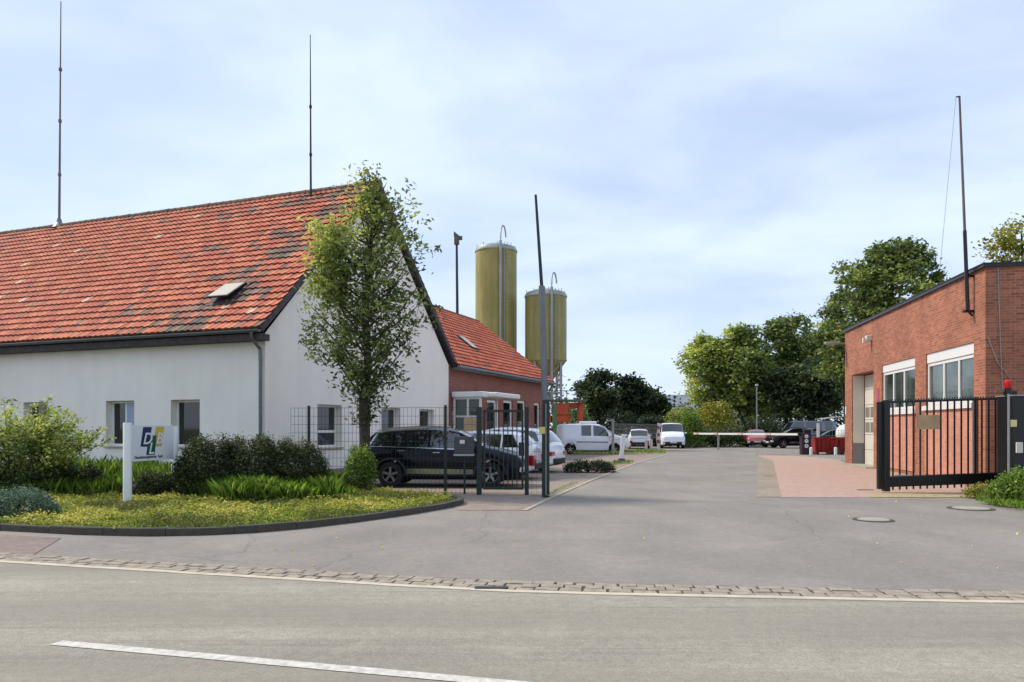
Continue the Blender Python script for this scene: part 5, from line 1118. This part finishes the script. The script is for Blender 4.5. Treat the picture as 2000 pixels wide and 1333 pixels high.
# grass and ground cover
def inpoly(x, y, P):
    c = np.zeros(len(x), bool); n = len(P)
    for i in range(n):
        a, b_ = P[i], P[(i + 1) % n]; k = ((a[1] > y) != (b_[1] > y)) & (x < (b_[0] - a[0]) * (y - a[1]) / (b_[1] - a[1] + 1e-12) + a[0]); c ^= k
    return c
def blades(name, regs, seed, mat='blade'):
    r = np.random.RandomState(seed); V = []; T = []; 
    for poly_, dens, h, lean in regs:
        P = [G(*q).xy for q in poly_] if not isinstance(poly_[0], Vector) else [q.xy for q in poly_]; xs_ = [q.x for q in P]; ys_ = [q.y for q in P]; A = (max(xs_) - min(xs_)) * (max(ys_) - min(ys_)); n = int(A * dens)
        x = r.uniform(min(xs_), max(xs_), n); y = r.uniform(min(ys_), max(ys_), n); k = inpoly(x, y, [tuple(q) for q in P]); x, y = x[k], y[k]; n = len(x)
        cl = .5 + .5 * np.sin(x * 3.1 + np.sin(y * 2.3) * 2) * np.sin(y * 2.7 + 1); hh = h * (.55 + .5 * cl) * r.uniform(.6, 1.15, n); a = r.uniform(0, 6.283, n); le = lean * hh * r.uniform(.3, 1.2, n)
        w = .0048; dx, dy = np.cos(a), np.sin(a); p = np.stack([x, y, np.full(n, .06)], 1); sd2 = np.stack([-dy, dx, 0 * x], 1) * w; dr_ = np.stack([dx, dy, 0 * x], 1)
        m_ = p + dr_ * (le * .3)[:, None] + np.array([0, 0, 1]) * (hh * .6)[:, None]; tp_ = p + dr_ * le[:, None] + np.array([0, 0, 1]) * hh[:, None]
        V.append(np.stack([p - sd2, p + sd2, m_ + sd2 * .8, tp_, m_ - sd2 * .8], 1).reshape(-1, 3)); T.append(np.clip(.38 + .16 * r.normal(size=n) + .12 * cl, 0, 1))
    V = np.concatenate(V); T = np.concatenate(T); n = len(T); me = bpy.data.meshes.new(name); me.vertices.add(5 * n); me.vertices.foreach_set('co', V.astype(np.float32).ravel())
    me.loops.add(5 * n); me.loops.foreach_set('vertex_index', np.arange(5 * n, dtype=np.int32)); me.polygons.add(n); me.polygons.foreach_set('loop_start', np.arange(0, 5 * n, 5, dtype=np.int32)); me.update(calc_edges=True)
    q = me.attributes.new('tint', 'FLOAT', 'FACE'); q.data.foreach_set('value', T.astype(np.float32)); me.materials.append(M[mat]); o = bpy.data.objects.new(name, me); COL.objects.link(o); return tag(o, kind='stuff')
blades('tall_grass', [
 ([(432, 992), (655, 985), (650, 958), (440, 968)], 1700, .5, .6), ([(345, 978), (425, 982), (420, 955), (345, 955)], 1300, .5, .5),
 ([(-60, 985), (245, 975), (245, 935), (-60, 935)], 700, .5, .5), ([(255, 968), (345, 965), (345, 948), (250, 948)], 500, .6, .4),
 ([(90, 960), (330, 955), (420, 940), (100, 930)], 260, .7, .4), ([(640, 985), (700, 978), (690, 958), (640, 958)], 300, .3, .6), ([(1115, 890), (1302, 889), (1302, 884), (1115, 884)], 60, .25, .5), ([(1175, 918), (1240, 906), (1230, 903), (1175, 910)], 120, .12, .6)], 51)
blades('short_grass', [([(-200, 1026), (0, 1033), (280, 1043), (500, 1036), (700, 1015), (880, 985), (860, 974), (690, 965), (440, 975), (-200, 975)], 420, .10, .8), ([(1905, 985), (2050, 1010), (2050, 960), (1930, 950)], 500, .14, .7),
  ([(1072, 976), (1130, 946), (1118, 946), (1066, 972)], 300, .05, .8)], 52)
# leafy ground cover
r = np.random.RandomState(53); PB = [G(*q).xy for q in [(-300, 1022), (0, 1033), (60, 1037), (110, 1041), (150, 1041), (215, 1045), (280, 1044), (340, 1045), (400, 1042), (450, 1042), (500, 1037), (600, 1029), (660, 1022), (700, 1016), (800, 1002), (880, 986), (880, 978), (780, 968), (690, 960), (440, 972), (-300, 980)]]
n = 19000; x = r.uniform(min(q.x for q in PB), max(q.x for q in PB), n); y = r.uniform(min(q.y for q in PB), max(q.y for q in PB), n); k = inpoly(x, y, [tuple(q) for q in PB]); x, y = x[k], y[k]
hh = .09 + .07 * (np.sin(x * 5 + np.sin(y * 4)) * np.sin(y * 6.3)) ; nf = np.sin(x * 1.3 + 2) * np.sin(y * 1.7 + x * .6); K = np.stack([x, y, .07 + np.abs(hh) * r.uniform(.4, 1.1, len(x))], 1)
kt = .42 + .18 * nf + .1 * r.normal(size=len(x)); kt[nf < -.4] -= .3; kt[(nf > .3) & (r.rand(len(x)) < .4)] += .3; C, tt = spray(K, kt, 4, .035, r, .5); C[:, 2] = np.maximum(C[:, 2], .075)
o = leaf_object('ground_cover', C, .05, tt, 'leaf_cover', None, 54, .6, up=1.2); tag(o, kind='stuff')
# fallen leaf litter on the drive
r = np.random.RandomState(55); K = np.stack([r.uniform(-6, 9, 90), r.uniform(8.5, 17, 90), np.full(90, .004)], 1); o = leaf_object('leaf_litter', K, .045, r.uniform(.5, 1, 90), 'leaf_yel', None, 56, .6, up=6, fold=.05); tag(o, kind='stuff')
